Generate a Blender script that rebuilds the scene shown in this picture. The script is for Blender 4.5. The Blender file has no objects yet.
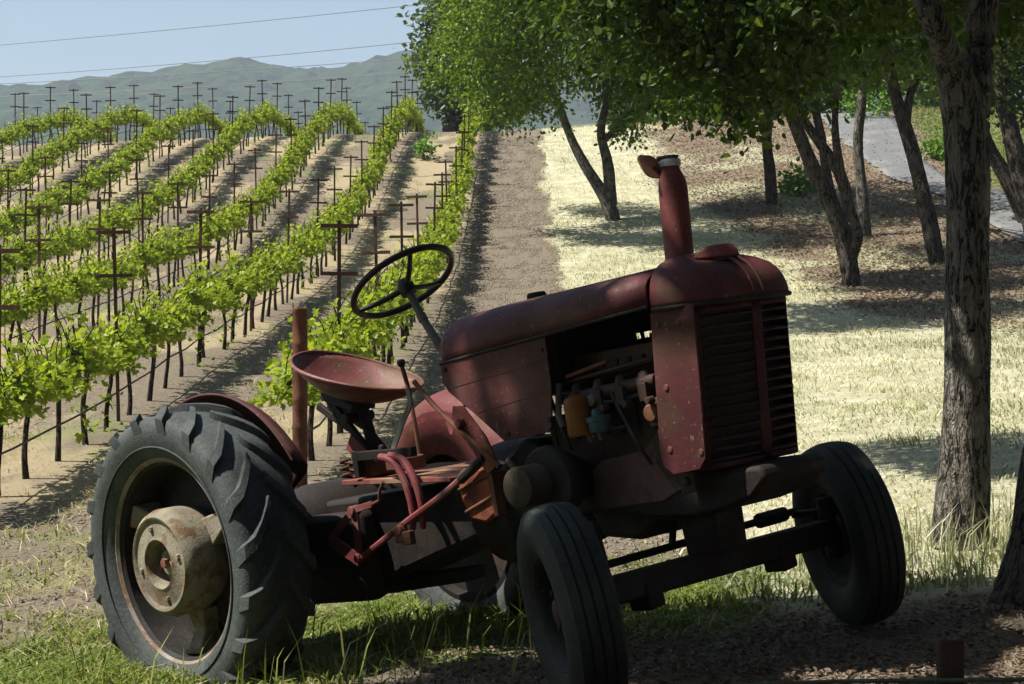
import bpy, bmesh, math, random
import numpy as np
from mathutils import Matrix, Vector, Euler
rng = np.random.default_rng(7)
random.seed(7)
scn = bpy.context.scene
col = scn.collection
PI = math.pi
R = math.radians

# ------------------------------------------------------------------ camera, sky, sun, exposure
ZC = 1.5                       # camera height in scene units
FPX = 1800.0
cd = bpy.data.cameras.new('camera'); cam = bpy.data.objects.new('camera', cd); col.objects.link(cam)
cam.location = (0, 0, ZC); cam.rotation_euler = (R(90), 0, 0)
cd.sensor_width = 36; cd.lens = FPX/1024*36; cd.clip_start = .05; cd.clip_end = 6000
scn.camera = cam
SUN_EL, SUN_AZ = 54.0, 7.0    # azimuth: degrees behind pure left
sunv = Vector((-math.cos(R(SUN_EL))*math.cos(R(SUN_AZ)), -math.cos(R(SUN_EL))*math.sin(R(SUN_AZ)), math.sin(R(SUN_EL))))
w = bpy.data.worlds.new('World'); scn.world = w; w.use_nodes = True
nt = w.node_tree; bg = nt.nodes['Background']
sky = nt.nodes.new('ShaderNodeTexSky'); sky.sky_type = 'NISHITA'; sky.sun_disc = False
sky.sun_elevation = R(SUN_EL); sky.sun_rotation = math.atan2(sunv.x, sunv.y)
sky.air_density = 1.0; sky.dust_density = 0.8; sky.ozone_density = 0.5; sky.altitude = 100
nt.links.new(sky.outputs[0], bg.inputs[0]); bg.inputs[1].default_value = 0.05
sl = bpy.data.lights.new('sun', 'SUN'); sl.energy = 5.0; sl.angle = R(.5); sl.color = (1, .955, .87)
so = bpy.data.objects.new('sun', sl); col.objects.link(so)
so.rotation_euler = sunv.to_track_quat('Z', 'Y').to_euler(); so.location = (-20, -8, 40)
vs = scn.view_settings; vs.view_transform = 'Standard'; vs.look = 'None'; vs.exposure = 1.18; vs.gamma = 1.0; vs.use_curve_mapping = False
try:
    scn.cycles.volume_step_rate = 4; scn.cycles.volume_bounces = 0
    scn.cycles.transparent_max_bounces = 6; scn.cycles.max_bounces = 6
except Exception: pass

# ------------------------------------------------------------------ helpers
def tag(o, label=None, cat=None, group=None, kind=None):
    if label: o['label'] = label
    if cat: o['category'] = cat
    if group: o['group'] = group
    if kind: o['kind'] = kind
    return o

def empty(name, loc=(0, 0, 0), rz=0):
    o = bpy.data.objects.new(name, None); col.objects.link(o)
    o.location = loc; o.rotation_euler = (0, 0, rz); o.empty_display_size = .2
    return o

def np_mesh(name, V, faces, mat, parent=None, attrs=None, smooth=False, link=True):
    me = bpy.data.meshes.new(name)
    V = np.asarray(V, np.float32)
    me.vertices.add(len(V)); me.vertices.foreach_set('co', V.ravel())
    sizes = np.concatenate([np.full(len(f), f.shape[1], np.int32) for f in faces])
    idx = np.concatenate([f.ravel() for f in faces]).astype(np.int32)
    me.loops.add(len(idx)); me.loops.foreach_set('vertex_index', idx)
    me.polygons.add(len(sizes))
    st = np.zeros(len(sizes), np.int32); st[1:] = np.cumsum(sizes)[:-1]
    me.polygons.foreach_set('loop_start', st)
    me.polygons.foreach_set('loop_total', sizes)
    me.polygons.foreach_set('use_smooth', np.full(len(sizes), smooth))
    for k, a in (attrs or {}).items():
        at_ = me.attributes.new(k, 'FLOAT', 'POINT'); at_.data.foreach_set('value', np.asarray(a, np.float32))
    me.update(calc_edges=True); me.validate()
    me.materials.append(mat)
    if not link: return me
    o = bpy.data.objects.new(name, me); col.objects.link(o)
    if parent: o.parent = parent
    return o

class MB:
    """collects solid shapes and links them as one mesh object"""
    def __init__(s): s.v = []; s.f = []
    def add(s, V, F):
        n = len(s.v); s.v += [tuple(map(float, p)) for p in V]; s.f += [tuple(i+n for i in q) for q in F]; return s
    def box(s, c, size, rot=(0, 0, 0), taper=1.0):
        m = Euler(rot).to_matrix(); V = []
        for z in (-1, 1):
            k = taper if z > 0 else 1
            for x, y in ((-1, -1), (1, -1), (1, 1), (-1, 1)):
                V.append(m @ Vector((x*size[0]/2*k, y*size[1]/2*k, z*size[2]/2)) + Vector(c))
        return s.add(V, [(3, 2, 1, 0), (4, 5, 6, 7), (0, 1, 5, 4), (1, 2, 6, 5), (2, 3, 7, 6), (3, 0, 4, 7)])
    def bar(s, a, b, wdt, hgt, up=(0, 0, 1)):
        a, b = Vector(a), Vector(b); d = (b-a).normalized(); u = Vector(up)
        x = d.cross(u).normalized(); u = x.cross(d)
        V = [p + x*sx*wdt/2 + u*sz*hgt/2 for p in (a, b) for sx, sz in ((-1, -1), (1, -1), (1, 1), (-1, 1))]
        return s.add(V, [(0, 1, 2, 3), (7, 6, 5, 4), (0, 4, 5, 1), (1, 5, 6, 2), (2, 6, 7, 3), (3, 7, 4, 0)])
    def tube(s, pts, rad, n=12, cap=True):
        pts = [Vector(p) for p in pts]
        if not hasattr(rad, '__len__'): rad = [rad]*len(pts)
        up = Vector((.13, .21, .97)); V = []; F = []
        for i, p in enumerate(pts):
            d = (pts[min(i+1, len(pts)-1)]-pts[max(i-1, 0)]).normalized()
            x = d.cross(up)
            if x.length < .05: x = d.cross(Vector((1, 0, 0)))
            x.normalize(); y = x.cross(d)
            for k in range(n):
                a = 2*PI*k/n; V.append(p + (x*math.cos(a)+y*math.sin(a))*rad[i])
        for i in range(len(pts)-1):
            for k in range(n):
                k2 = (k+1) % n; F.append((i*n+k, i*n+k2, (i+1)*n+k2, (i+1)*n+k))
        if cap: F += [tuple(range(n-1, -1, -1)), tuple(range((len(pts)-1)*n, len(pts)*n))]
        return s.add(V, F)
    def lathe(s, prof, n=32, axis='Y', c=(0, 0, 0), closed=False, caps=True):
        """prof: (radius, position along axis)"""
        V = []; F = []
        for r, h in prof:
            for k in range(n):
                a = 2*PI*k/n; x, y = r*math.cos(a), r*math.sin(a)
                p = {'Y': (x, h, y), 'Z': (x, y, h), 'X': (h, x, y)}[axis]
                V.append((p[0]+c[0], p[1]+c[1], p[2]+c[2]))
        m = len(prof)
        for i in range(m if closed else m-1):
            j = (i+1) % m
            for k in range(n):
                k2 = (k+1) % n; F.append((i*n+k, j*n+k, j*n+k2, i*n+k2))
        if not closed and caps:
            if prof[0][0] > 1e-4: F.append(tuple(range(n)))
            if prof[-1][0] > 1e-4: F.append(tuple(range(m*n-1, (m-1)*n-1, -1)))
        return s.add(V, F)
    def prism(s, poly, y0, y1, axis='Y'):
        """poly in the XZ plane (axis Y), extruded between y0 and y1"""
        n = len(poly); V = []
        for h in (y0, y1):
            for a, b in poly:
                V.append({'Y': (a, h, b), 'Z': (a, b, h), 'X': (h, a, b)}[axis])
        F = [tuple(range(n)), tuple(range(2*n-1, n-1, -1))] + [(i, i+n, (i+1) % n+n, (i+1) % n) for i in range(n)]
        return s.add(V, F)
    def grid(s, P, thick=0):
        """P: rows of points"""
        h, wd = len(P), len(P[0]); V = [p for r in P for p in r]
        F = [(i*wd+j, i*wd+j+1, (i+1)*wd+j+1, (i+1)*wd+j) for i in range(h-1) for j in range(wd-1)]
        return s.add(V, F)
    def build(s, name, mat, parent=None, bevel=0, smooth=35, solid=0, sub=0):
        me = bpy.data.meshes.new(name); me.from_pydata(s.v, [], s.f); me.validate()
        bm = bmesh.new(); bm.from_mesh(me); bmesh.ops.remove_doubles(bm, verts=bm.verts, dist=1e-5)
        if not solid: bmesh.ops.recalc_face_normals(bm, faces=bm.faces)
        bm.to_mesh(me); bm.free()
        me.materials.append(mat)
        if smooth:
            me.polygons.foreach_set('use_smooth', [True]*len(me.polygons))
            me.set_sharp_from_angle(angle=R(smooth))
        o = bpy.data.objects.new(name, me); col.objects.link(o)
        if parent: o.parent = parent
        if solid:
            md = o.modifiers.new('solid', 'SOLIDIFY'); md.thickness = solid; md.offset = 0
        if sub:
            md = o.modifiers.new('sub', 'SUBSURF'); md.levels = sub; md.render_levels = sub
        if bevel:
            md = o.modifiers.new('bevel', 'BEVEL'); md.width = bevel; md.segments = 2; md.limit_method = 'ANGLE'; md.angle_limit = R(40)
        return o

def vnoise(x, y, seed=0):
    """smooth value noise in 0..1 on numpy arrays"""
    xi = np.floor(x).astype(np.int64); yi = np.floor(y).astype(np.int64)
    fx, fy = x-xi, y-yi; fx = fx*fx*(3-2*fx); fy = fy*fy*(3-2*fy)
    def h(a, b):
        n = (a*374761393 + b*668265263 + seed*974711) & 0xffffffff
        n = ((n ^ (n >> 13))*1274126177) & 0xffffffff
        return ((n ^ (n >> 16)) & 0xffff)/65535.0
    return (h(xi, yi)*(1-fx)+h(xi+1, yi)*fx)*(1-fy) + (h(xi, yi+1)*(1-fx)+h(xi+1, yi+1)*fx)*fy
def fbm(x, y, o=4, seed=0):
    a, t, f = .5, 0, 1
    for i in range(o): t = t + a*(vnoise(x*f, y*f, seed+i)-.5); a *= .5; f *= 2.1
    return t
def sstep(a, b, x):
    t = np.clip((x-a)/(b-a), 0, 1); return t*t*(3-2*t)

# ------------------------------------------------------------------ materials
def new_mat(name):
    m = bpy.data.materials.new(name); m.use_nodes = True
    n = m.node_tree; n.nodes.clear()
    out = n.nodes.new('ShaderNodeOutputMaterial')
    return m, n, out
def N(n, t, **kw):
    q = n.nodes.new('ShaderNode'+t)
    for k, v in kw.items():
        if k.startswith('i_'):
            q.inputs[int(k[2:])].default_value = v
        else: setattr(q, k, v)
    return q
def ramp(n, stops, src=None):
    r = n.nodes.new('ShaderNodeValToRGB'); e = r.color_ramp.elements
    while len(e) > 1: e.remove(e[-1])
    e[0].position = stops[0][0]; e[0].color = (*stops[0][1], 1)
    for p, c in stops[1:]:
        q = e.new(p); q.color = (*c, 1)
    if src is not None: n.links.new(src, r.inputs[0])
    return r
def mixc(n, fac, a, b, mode='MIX'):
    q = n.nodes.new('ShaderNodeMix'); q.data_type = 'RGBA'; q.blend_type = mode
    for i, s in ((0, fac), (6, a), (7, b)):
        if hasattr(s, 'is_output'): n.links.new(s, q.inputs[i])
        elif isinstance(s, tuple): q.inputs[i].default_value = (*s, 1)
        else: q.inputs[i].default_value = s
    return q.outputs[2]
def noise(n, scale, detail=4, rough=.55, coord=None, dist=0):
    q = n.nodes.new('ShaderNodeTexNoise'); q.inputs['Scale'].default_value = scale; q.inputs['Detail'].default_value = detail
    q.inputs['Roughness'].default_value = rough; q.inputs['Distortion'].default_value = dist
    if coord is not None: n.links.new(coord, q.inputs['Vector'])
    return q.outputs['Fac']
def texco(n, which='Object', scale=None):
    t = n.nodes.new('ShaderNodeTexCoord')
    if not scale: return t.outputs[which]
    mp = n.nodes.new('ShaderNodeMapping'); mp.inputs['Scale'].default_value = scale
    n.links.new(t.outputs[which], mp.inputs[0]); return mp.outputs[0]
def bump(n, h, strength=.4, dist=.02):
    b = n.nodes.new('ShaderNodeBump'); b.inputs['Strength'].default_value = strength; b.inputs['Distance'].default_value = dist
    n.links.new(h, b.inputs['Height']); return b.outputs[0]

def weathered(name, paint, rust, dust=(.2, .17, .13), amt=.5, dustamt=.3, rough=.5, scale=6, metal=0, bmp=.25, spots=True, streak=True):
    """paint worn through to rust in patches, with runs, pale dust, scratches and fine pits"""
    m, n, out = new_mat(name); co = texco(n)
    a = noise(n, scale, 7, .68, co, .4); b = noise(n, scale*7, 5, .7, co); c = noise(n, scale*.7, 3, .5, co)
    st = noise(n, scale*2.2, 5, .65, texco(n, 'Object', (1.6, 1.6, .16))); big = noise(n, scale*.35, 3, .5, co)
    pv = mixc(n, ramp(n, [(.32, (0, 0, 0)), (.7, (1, 1, 1))], big).outputs[0], tuple(p*.6 for p in paint), tuple(min(1, p*1.35) for p in paint))
    pv = mixc(n, ramp(n, [(.42, (0, 0, 0)), (.75, (.55,)*3)], b).outputs[0], pv, tuple(p*.6 for p in paint))
    ms = ramp(n, [(max(0, .64-amt*.3), (0, 0, 0)), (.70-amt*.2, (1, 1, 1))], a)
    c1 = mixc(n, ms.outputs[0], pv, mixc(n, b, rust, tuple(r*.4 for r in rust)))
    if streak:
        c1 = mixc(n, ramp(n, [(.56, (0, 0, 0)), (.70, (.7,)*3)], st).outputs[0], c1, tuple(r*.75 for r in rust))
    ds = ramp(n, [(.48, (0, 0, 0)), (.8, (dustamt,)*3)], c)
    c2 = mixc(n, ds.outputs[0], c1, dust)
    if spots:
        v = noise(n, scale*16, 2, .5, co); sp = ramp(n, [(.67, (0, 0, 0)), (.71, (.8,)*3)], v)
        c2 = mixc(n, sp.outputs[0], c2, tuple(min(1, r*1.7+.03) for r in rust))
        v2 = noise(n, scale*5, 3, .6, texco(n, 'Object', (2.2, 1, .5))); s2 = ramp(n, [(.69, (0, 0, 0)), (.72, (.65,)*3)], v2)
        c2 = mixc(n, s2.outputs[0], c2, tuple(min(1, q*1.15) for q in dust))
    p = N(n, 'BsdfPrincipled'); n.links.new(c2, p.inputs['Base Color'])
    rr = ramp(n, [(.3, (rough-.08,)*3), (.7, (min(1, rough+.3),)*3)], a); n.links.new(rr.outputs[0], p.inputs['Roughness'])
    p.inputs['Metallic'].default_value = metal; p.inputs['Specular IOR Level'].default_value = .22
    hb = mixc(n, .4, b, a)
    n.links.new(bump(n, hb, bmp*1.6, .006), p.inputs['Normal'])
    n.links.new(p.outputs[0], out.inputs[0]); return m

M = {}
M['red'] = weathered('faded_red_paint', (.075, .0165, .019), (.072, .031, .02), (.19, .12, .10), .5, .34, .52, 5)
M['redbright'] = weathered('lighter_red_paint', (.15, .031, .034), (.12, .05, .03), (.28, .19, .16), .4, .4, .5, 7)  # lighter copy of the red; gives the far fender its sunlit tone
M['seatred'] = weathered('worn_seat_paint', (.15, .045, .045), (.13, .065, .04), (.30, .21, .17), .65, .6, .42, 6)
M['rust'] = weathered('rusted_iron', (.13, .052, .03), (.10, .045, .028), (.24, .12, .07), .5, .3, .75, 10)
M['orange'] = weathered('orange_rust_paint', (.30, .075, .028), (.13, .04, .025), (.34, .22, .10), .6, .3, .65, 12)
M['iron'] = weathered('dark_greasy_iron', (.013, .011, .010), (.026, .014, .010), (.035, .028, .022), .5, .3, .6, 8)
M['engine'] = weathered('oily_engine_iron', (.035, .02, .018), (.05, .024, .015), (.085, .07, .055), .5, .35, .55, 9)
M['cast'] = weathered('dusty_cast_iron', (.20, .18, .132), (.17, .10, .05), (.32, .28, .2), .45, .4, .8, 14, bmp=.6)
M['rim'] = weathered('shade_dark_wheel_paint', (.014, .013, .012), (.06, .03, .018), (.05, .04, .03), .3, .2, .6, 8)  # near black: shade inside the wheel dish is put into the colour
M['rimlip'] = weathered('pale_rim_edge', (.22, .20, .17), (.20, .11, .06), (.3, .28, .24), .5, .3, .5, 9)
M['black'] = weathered('black_bakelite', (.012, .012, .013), (.03, .025, .02), (.05, .05, .05), .3, .2, .4, 8, spots=False)
M['grey'] = weathered('worn_grey_steel', (.12, .105, .09), (.13, .08, .05), (.25, .22, .18), .4, .3, .5, 9)
M['green'] = weathered('dull_green_lever', (.07, .10, .07), (.13, .07, .04), (.2, .2, .16), .4, .3, .5, 9)
M['filter'] = weathered('ochre_filter_can', (.19, .068, .010), (.09, .035, .015), (.2, .13, .06), .3, .2, .5, 8)
M['bowl'] = weathered('blue_grey_bowl', (.05, .10, .115), (.03, .035, .03), (.22, .26, .26), .3, .3, .3, 8)
M['tin'] = weathered('galvanised_clamp', (.5, .52, .52), (.25, .2, .17), (.5, .5, .5), .3, .2, .35, 12, metal=.6)
M['postrust'] = weathered('rusty_post_steel', (.105, .038, .019), (.065, .025, .015), (.16, .085, .05), .45, .3, .8, 9)
M['stake'] = weathered('rusty_stake_steel', (.06, .03, .022), (.10, .038, .022), (.10, .05, .035), .5, .25, .8, 12)

def tyre_mat(name, rubber, dust):
    m, n, out = new_mat(name); co = texco(n)
    a = noise(n, 5, 6, .65, co); b = noise(n, 60, 4, .7, co); cr = n.nodes.new('ShaderNodeTexVoronoi'); cr.feature = 'DISTANCE_TO_EDGE'; cr.inputs['Scale'].default_value = 55
    n.links.new(co, cr.inputs[0])
    c = mixc(n, ramp(n, [(.4, (0, 0, 0)), (.75, (.8,)*3)], a).outputs[0], rubber, dust)
    c = mixc(n, ramp(n, [(.45, (0, 0, 0)), (.75, (.5,)*3)], b).outputs[0], c, tuple(d*1.3 for d in dust))
    p = N(n, 'BsdfPrincipled'); n.links.new(c, p.inputs['Base Color']); p.inputs['Roughness'].default_value = .7
    p.inputs['Specular IOR Level'].default_value = .22
    hh = n.nodes.new('ShaderNodeMath'); hh.operation = 'MINIMUM'; hh.inputs[1].default_value = .08; n.links.new(cr.outputs[0], hh.inputs[0])
    n.links.new(bump(n, hh.outputs[0], .5, .02), p.inputs['Normal']); n.links.new(p.outputs[0], out.inputs[0]); return m
M['tyre'] = tyre_mat('weathered_black_rubber', (.030, .034, .034), (.075, .085, .082))
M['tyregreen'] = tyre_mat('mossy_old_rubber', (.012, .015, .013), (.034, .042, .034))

def leaf_mat(name, dark, light, trans=.45, gloss=.25, yellow=None):
    m, n, out = new_mat(name)
    at_ = N(n, 'Attribute', attribute_name='tint')
    st = [(0, dark), (.7, light)] + ([(1, yellow)] if yellow else [])
    c = ramp(n, st, at_.outputs['Fac']).outputs[0]
    p = N(n, 'BsdfPrincipled'); n.links.new(c, p.inputs['Base Color']); p.inputs['Roughness'].default_value = .45; p.inputs['Specular IOR Level'].default_value = gloss
    tr = N(n, 'BsdfTranslucent'); n.links.new(mixc(n, .55, c, (.95, 1, .35), 'MULTIPLY'), tr.inputs[0])
    mx = N(n, 'MixShader', i_0=trans); n.links.new(p.outputs[0], mx.inputs[1]); n.links.new(tr.outputs[0], mx.inputs[2])
    n.links.new(mx.outputs[0], out.inputs[0]); return m
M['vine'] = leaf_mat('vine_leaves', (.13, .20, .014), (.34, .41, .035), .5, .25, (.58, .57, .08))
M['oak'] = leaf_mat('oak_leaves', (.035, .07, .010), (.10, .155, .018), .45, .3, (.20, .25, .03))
M['oakdark'] = leaf_mat('shaded_oak_leaves', (.018, .038, .008), (.07, .115, .014), .5, .25, (.17, .21, .025))  # darker copy of the oak leaves, crown shade put into the colour
M['oakbright'] = leaf_mat('sunlit_oak_leaves', (.05, .105, .012), (.16, .24, .022), .48, .3, (.32, .38, .04))  # lighter copy of the oak leaves, sunlight put into the colour
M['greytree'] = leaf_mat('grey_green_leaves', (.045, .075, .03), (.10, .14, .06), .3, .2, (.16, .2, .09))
M['skyblockleaf'] = leaf_mat('darkened_sky_block_leaves', (.012, .022, .006), (.035, .055, .010), .2, .15)  # leaves darkened so the added unseen oaks bounce less light
M['shrub'] = leaf_mat('shrub_leaves', (.06, .14, .015), (.14, .27, .03), .4, .3)
M['grassgreen'] = leaf_mat('green_grass', (.065, .105, .016), (.21, .255, .055), .4, .15, (.50, .46, .22))
M['grassdry'] = leaf_mat('dry_grass', (.13, .17, .06), (.46, .44, .28), .35, .15, (.78, .74, .58))
M['straw'] = leaf_mat('straw', (.26, .20, .12), (.50, .42, .26), .15, .15, (.66, .58, .40))
M['litter'] = leaf_mat('dead_leaves', (.08, .055, .037), (.29, .215, .145), .15, .12, (.48, .40, .29))

def bark_mat(name, a, b, scale=9):
    """long broken furrows between corky ridges, blotches of pale lichen"""
    m, n, out = new_mat(name); co = texco(n, 'Object', (1, 1, .22)); c0 = texco(n)
    def ridge(sc, det):
        q = noise(n, sc, det, .62, co, .6)
        sb = N(n, 'Math', operation='SUBTRACT', i_1=.5); n.links.new(q, sb.inputs[0])
        ab = N(n, 'Math', operation='ABSOLUTE'); n.links.new(sb.outputs[0], ab.inputs[0]); return ab.outputs[0]
    r1 = ramp(n, [(0, (0, 0, 0)), (.07, (1, 1, 1))], ridge(scale*2.0, 4)).outputs[0]
    r2 = ramp(n, [(0, (.25, .25, .25)), (.12, (1, 1, 1))], ridge(scale*3.6, 3)).outputs[0]
    nz = noise(n, scale*6, 5, .7, c0); cross = noise(n, scale*3, 3, .6, texco(n, 'Object', (1, 1, 1.6))); lich = noise(n, scale*.45, 5, .65, c0)
    c = mixc(n, nz, a, b); h = mixc(n, .85, r1, r2, 'MULTIPLY'); h2 = mixc(n, .28, h, cross)
    c = mixc(n, ramp(n, [(.22, (0, 0, 0)), (.50, (1, 1, 1))], h2).outputs[0], tuple(q*.16 for q in a), c)
    c = mixc(n, ramp(n, [(.50, (0, 0, 0)), (.66, (.6,)*3)], lich).outputs[0], c, tuple(min(1, q*1.35) for q in b))
    p = N(n, 'BsdfPrincipled'); n.links.new(c, p.inputs['Base Color']); p.inputs['Roughness'].default_value = .95; p.inputs['Specular IOR Level'].default_value = .1
    n.links.new(bump(n, mixc(n, .2, h2, nz), 1.0, .06), p.inputs['Normal']); n.links.new(p.outputs[0], out.inputs[0]); return m
M['bark'] = bark_mat('oak_bark', (.095, .083, .068), (.29, .265, .225), 11)
M['barkdark'] = bark_mat('dark_bark', (.055, .045, .037), (.13, .11, .09), 7)  # darker copy of the oak bark, carrying the shade on the trunks
M['vinebark'] = bark_mat('vine_bark', (.05, .035, .028), (.13, .095, .075), 20)

# ------------------------------------------------------------------ terrain
PY = np.array([-60, -10, 0, 6.5, 8, 10, 12, 16, 22, 30, 38, 46, 54, 60, 66, 74, 90, 130, 250, 500, 3200], float)
PZ = np.array([-2.2, -1.4, -1.14, -1.13, -1.12, -1.06, -.97, -.77, -.25, .65, 1.9, 3.7, 5.9, 7.05, 7.15, 6.0, 3.2, -4, -14, -20, -20], float)
def _prof(y):
    # smoothed piecewise profile (cubic Hermite)
    m = np.gradient(PZ, PY)
    i = np.clip(np.searchsorted(PY, y)-1, 0, len(PY)-2); h = PY[i+1]-PY[i]; t = np.clip((y-PY[i])/h, 0, 1)
    return (2*t**3-3*t*t+1)*PZ[i]+(t**3-2*t*t+t)*h*m[i]+(-2*t**3+3*t*t)*PZ[i+1]+(t**3-t*t)*h*m[i+1]
def zg0(x, y):
    x = np.asarray(x, float); y = np.asarray(y, float)
    b = np.where(x < 0, (.095*(1-sstep(9, 24, y))) + .03*sstep(25, 55, y)*(1-sstep(80, 130, y)), .095*(1-sstep(9, 20, y)) + .05*sstep(9, 20, y)*(1-sstep(60, 140, y)))
    xx = np.clip(x, -60, 45)
    return _prof(y) + b*xx
def zg(x, y):
    x = np.asarray(x, float); y = np.asarray(y, float)
    z = zg0(x, y)
    near = np.exp(-((y-6)/9)**2)
    z = z + .05*fbm(x*.9, y*.9, 4, 3)*(1-sstep(80, 120, y)) + .035*fbm(x*5, y*5, 3, 11)*near
    # tilled strip: shallow furrows
    return z
def G(x, y): return float(zg(np.array([x]), np.array([y]))[0]) + ZC
def at(u, v, d): return Vector(((u-512)/FPX*d, d, ZC-(v-342)/FPX*d))
def hit(u, v, d0=4.0, d1=90.0):
    d = np.arange(d0, d1, .02); x = (u-512)/FPX*d; zr = -(v-342)/FPX*d
    k = np.nonzero(zr <= zg(x, d))[0]
    k = k[0] if len(k) else len(d)-1
    return Vector((x[k], d[k], ZC+float(zg(x[k:k+1], d[k:k+1])[0])))

# road outline, read off the ground
ROADL = [hit(*p) for p in ((1040, 252), (991, 226), (945, 198), (890, 178), (862, 158), (838, 138), (822, 120))]
ROADR = [hit(*p) for p in ((1040, 203), (1001, 193), (948, 180), (926, 163), (914, 140), (900, 126), (892, 116))]

def build_ground():
    def axis(segs):
        a = []
        for s, e, st in segs: a.append(np.arange(s, e, st))
        return np.concatenate(a)
    xs = axis([(-1600, -200, 90), (-200, -60, 14), (-60, -25, 2), (-25, -4, .35), (-4, 4, .055), (4, 16, .25), (16, 40, 1), (40, 200, 12), (200, 1700, 100)])
    ys = axis([(-60, -5, 4), (-5, 4, .5), (4, 10, .05), (10, 24, .16), (24, 70, .4), (70, 130, 2), (130, 400, 18), (400, 3200, 140)])
    X, Y = np.meshgrid(xs, ys); X, Y = X.ravel(), Y.ravel(); Z = zg(X, Y)
    nz = fbm(X*.7, Y*.7, 4, 21); n2 = fbm(X*2.2, Y*2.2, 3, 31)
    # clods in the bare foreground soil
    fore = sstep(7.1+.3*0, 6.4, Y + .5*n2)*sstep(-1.6, -.5, X)
    Z = Z + fore*(.03*np.maximum(0, fbm(X*9, Y*9, 3, 41)) + .05*np.maximum(0, fbm(X*2, Y*2, 3, 43)))
    till = sstep(-1.25, -1.0, X+.25*nz)*sstep(1.0, .45, X+.9*nz+.3*n2)*sstep(8.5, 10, Y)*(1-sstep(75, 90, Y))
    Z = Z + till*.09*np.maximum(0, fbm(X*4, Y*2.2, 3, 77))
    Z = Z + (X < -1)*.05*np.exp(-((np.mod(X+1.62-.008*(Y-16)+1.15, 2.3)-1.15)/.45)**2)*sstep(11, 14, Y)*(1-sstep(75, 90, Y))
    # keep soil below the road sheet
    rx = np.array([(a.x+b.x)/2 for a, b in zip(ROADL, ROADR)]); ry = np.array([(a.y+b.y)/2 for a, b in zip(ROADL, ROADR)])
    dry = sstep(.55, 1.2, X+.9*nz+.3*n2)*sstep(6.6, 7.2, Y+.5*n2)
    tx = np.maximum(5.2-1.2*sstep(40, 47, Y), 6.2-.2*(Y-22))
    litter = sstep(tx-.6, tx+.8, X+1.8*nz)*sstep(12, 16, Y)
    litter = np.maximum(litter, sstep(6.4, 5.9, Y+.4*n2)*sstep(-.6, .3, X))
    bank = (Y > 10)*sstep(.02, -.14, fbm(X*.42, Y*.42, 4, 83)); litter = litter*(1-.7*bank)
    dry = np.maximum(dry, (X > 1)*(Y > 10)*sstep(-.05, .1, -litter+.3)*1.0)*(1-litter)
    green = sstep(-.2, -.9, X+1.2*nz)*sstep(8.6, 7.4, Y+1.2*n2)*(1-fore)
    green = np.maximum(green, .9*sstep(-2., -1., X)*sstep(1.6, .6, X)*sstep(6.2, 6.6, Y)*sstep(8.8, 8.0, Y+n2))
    green = np.maximum(green, .5*sstep(.7, 1.1, X+.3*n2)*sstep(2.9, 1.2, X+2.5*nz)*sstep(14, 26, Y)*np.clip(.5+2.5*n2, 0, 1)*(1-sstep(66, 75, Y)))
    o_ = np.argsort(ry); rrx = np.array([q.x for q in ROADR])[o_]; rry = np.array([q.y for q in ROADR])[o_]
    gr_ = sstep(.1, .6, X+.6*nz-np.interp(Y, rry, rrx))*sstep(30, 33, Y); green = np.maximum(green, gr_); litter = litter*(1-gr_)
    weeds = sstep(.10, .22, nz)*(X < -1.2)*.55
    straw = np.clip(sstep(-.16, .18, fbm(X*1.3, Y*.5, 4, 51))*(X < -1.0)*(1-green), 0, 1)
    iy, ix = len(ys), len(xs); i = np.arange(iy-1)[:, None]*ix + np.arange(ix-1)[None]
    F = np.stack([i, i+1, i+1+ix, i+ix], -1).reshape(-1, 4)
    m, n, out = new_mat('vineyard_soil'); co = texco(n)
    f1 = noise(n, 2.5, 8, .7, co); f2 = noise(n, 26, 6, .75, co); f3 = noise(n, 90, 3, .7, co); big = noise(n, .35, 4, .55, co)
    soil = mixc(n, ramp(n, [(.3, (0, 0, 0)), (.7, (1, 1, 1))], f2).outputs[0], (.09, .072, .052), (.26, .218, .165))
    soil = mixc(n, ramp(n, [(.35, (0, 0, 0)), (.7, (.55,)*3)], f1).outputs[0], soil, (.17, .137, .098))
    def A(nm): return N(n, 'Attribute', attribute_name=nm).outputs['Fac']
    def brk(src, nse, k=.55):
        mm = N(n, 'Math', operation='MULTIPLY_ADD'); n.links.new(nse, mm.inputs[0]); mm.inputs[1].default_value = k; mm.inputs[2].default_value = -k/2
        ad = N(n, 'Math', operation='ADD'); ad.use_clamp = True; n.links.new(src, ad.inputs[0]); n.links.new(mm.outputs[0], ad.inputs[1])
        mu = N(n, 'Math', operation='MULTIPLY'); mu.use_clamp = True; n.links.new(ad.outputs[0], mu.inputs[0]); n.links.new(src, mu.inputs[1])
        return ramp(n, [(.12, (0, 0, 0)), (.6, (1, 1, 1))], mu.outputs[0]).outputs[0]
    c = mixc(n, brk(A('straw'), f2, 1.0), soil, mixc(n, f3, (.20, .155, .095), (.42, .35, .225)))
    c = mixc(n, brk(A('dry'), f2, .5), c, mixc(n, ramp(n, [(.3, (0, 0, 0)), (.72, (1, 1, 1))], f1).outputs[0], mixc(n, f3, (.20, .20, .095), (.36, .34, .20)), mixc(n, f3, (.42, .39, .27), (.70, .66, .52))))
    c = mixc(n, brk(A('litter'), f2, .7), c, mixc(n, ramp(n, [(.35, (0, 0, 0)), (.7, (1, 1, 1))], f3).outputs[0], (.10, .074, .052), (.34, .265, .19)))
    c = mixc(n, brk(A('green'), f2, .9), c, mixc(n, f3, (.055, .09, .02), (.18, .22, .07)))
    c = mixc(n, brk(A('weeds'), f2, 1.0), c, mixc(n, f3, (.10, .15, .04), (.24, .27, .10)))
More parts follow.
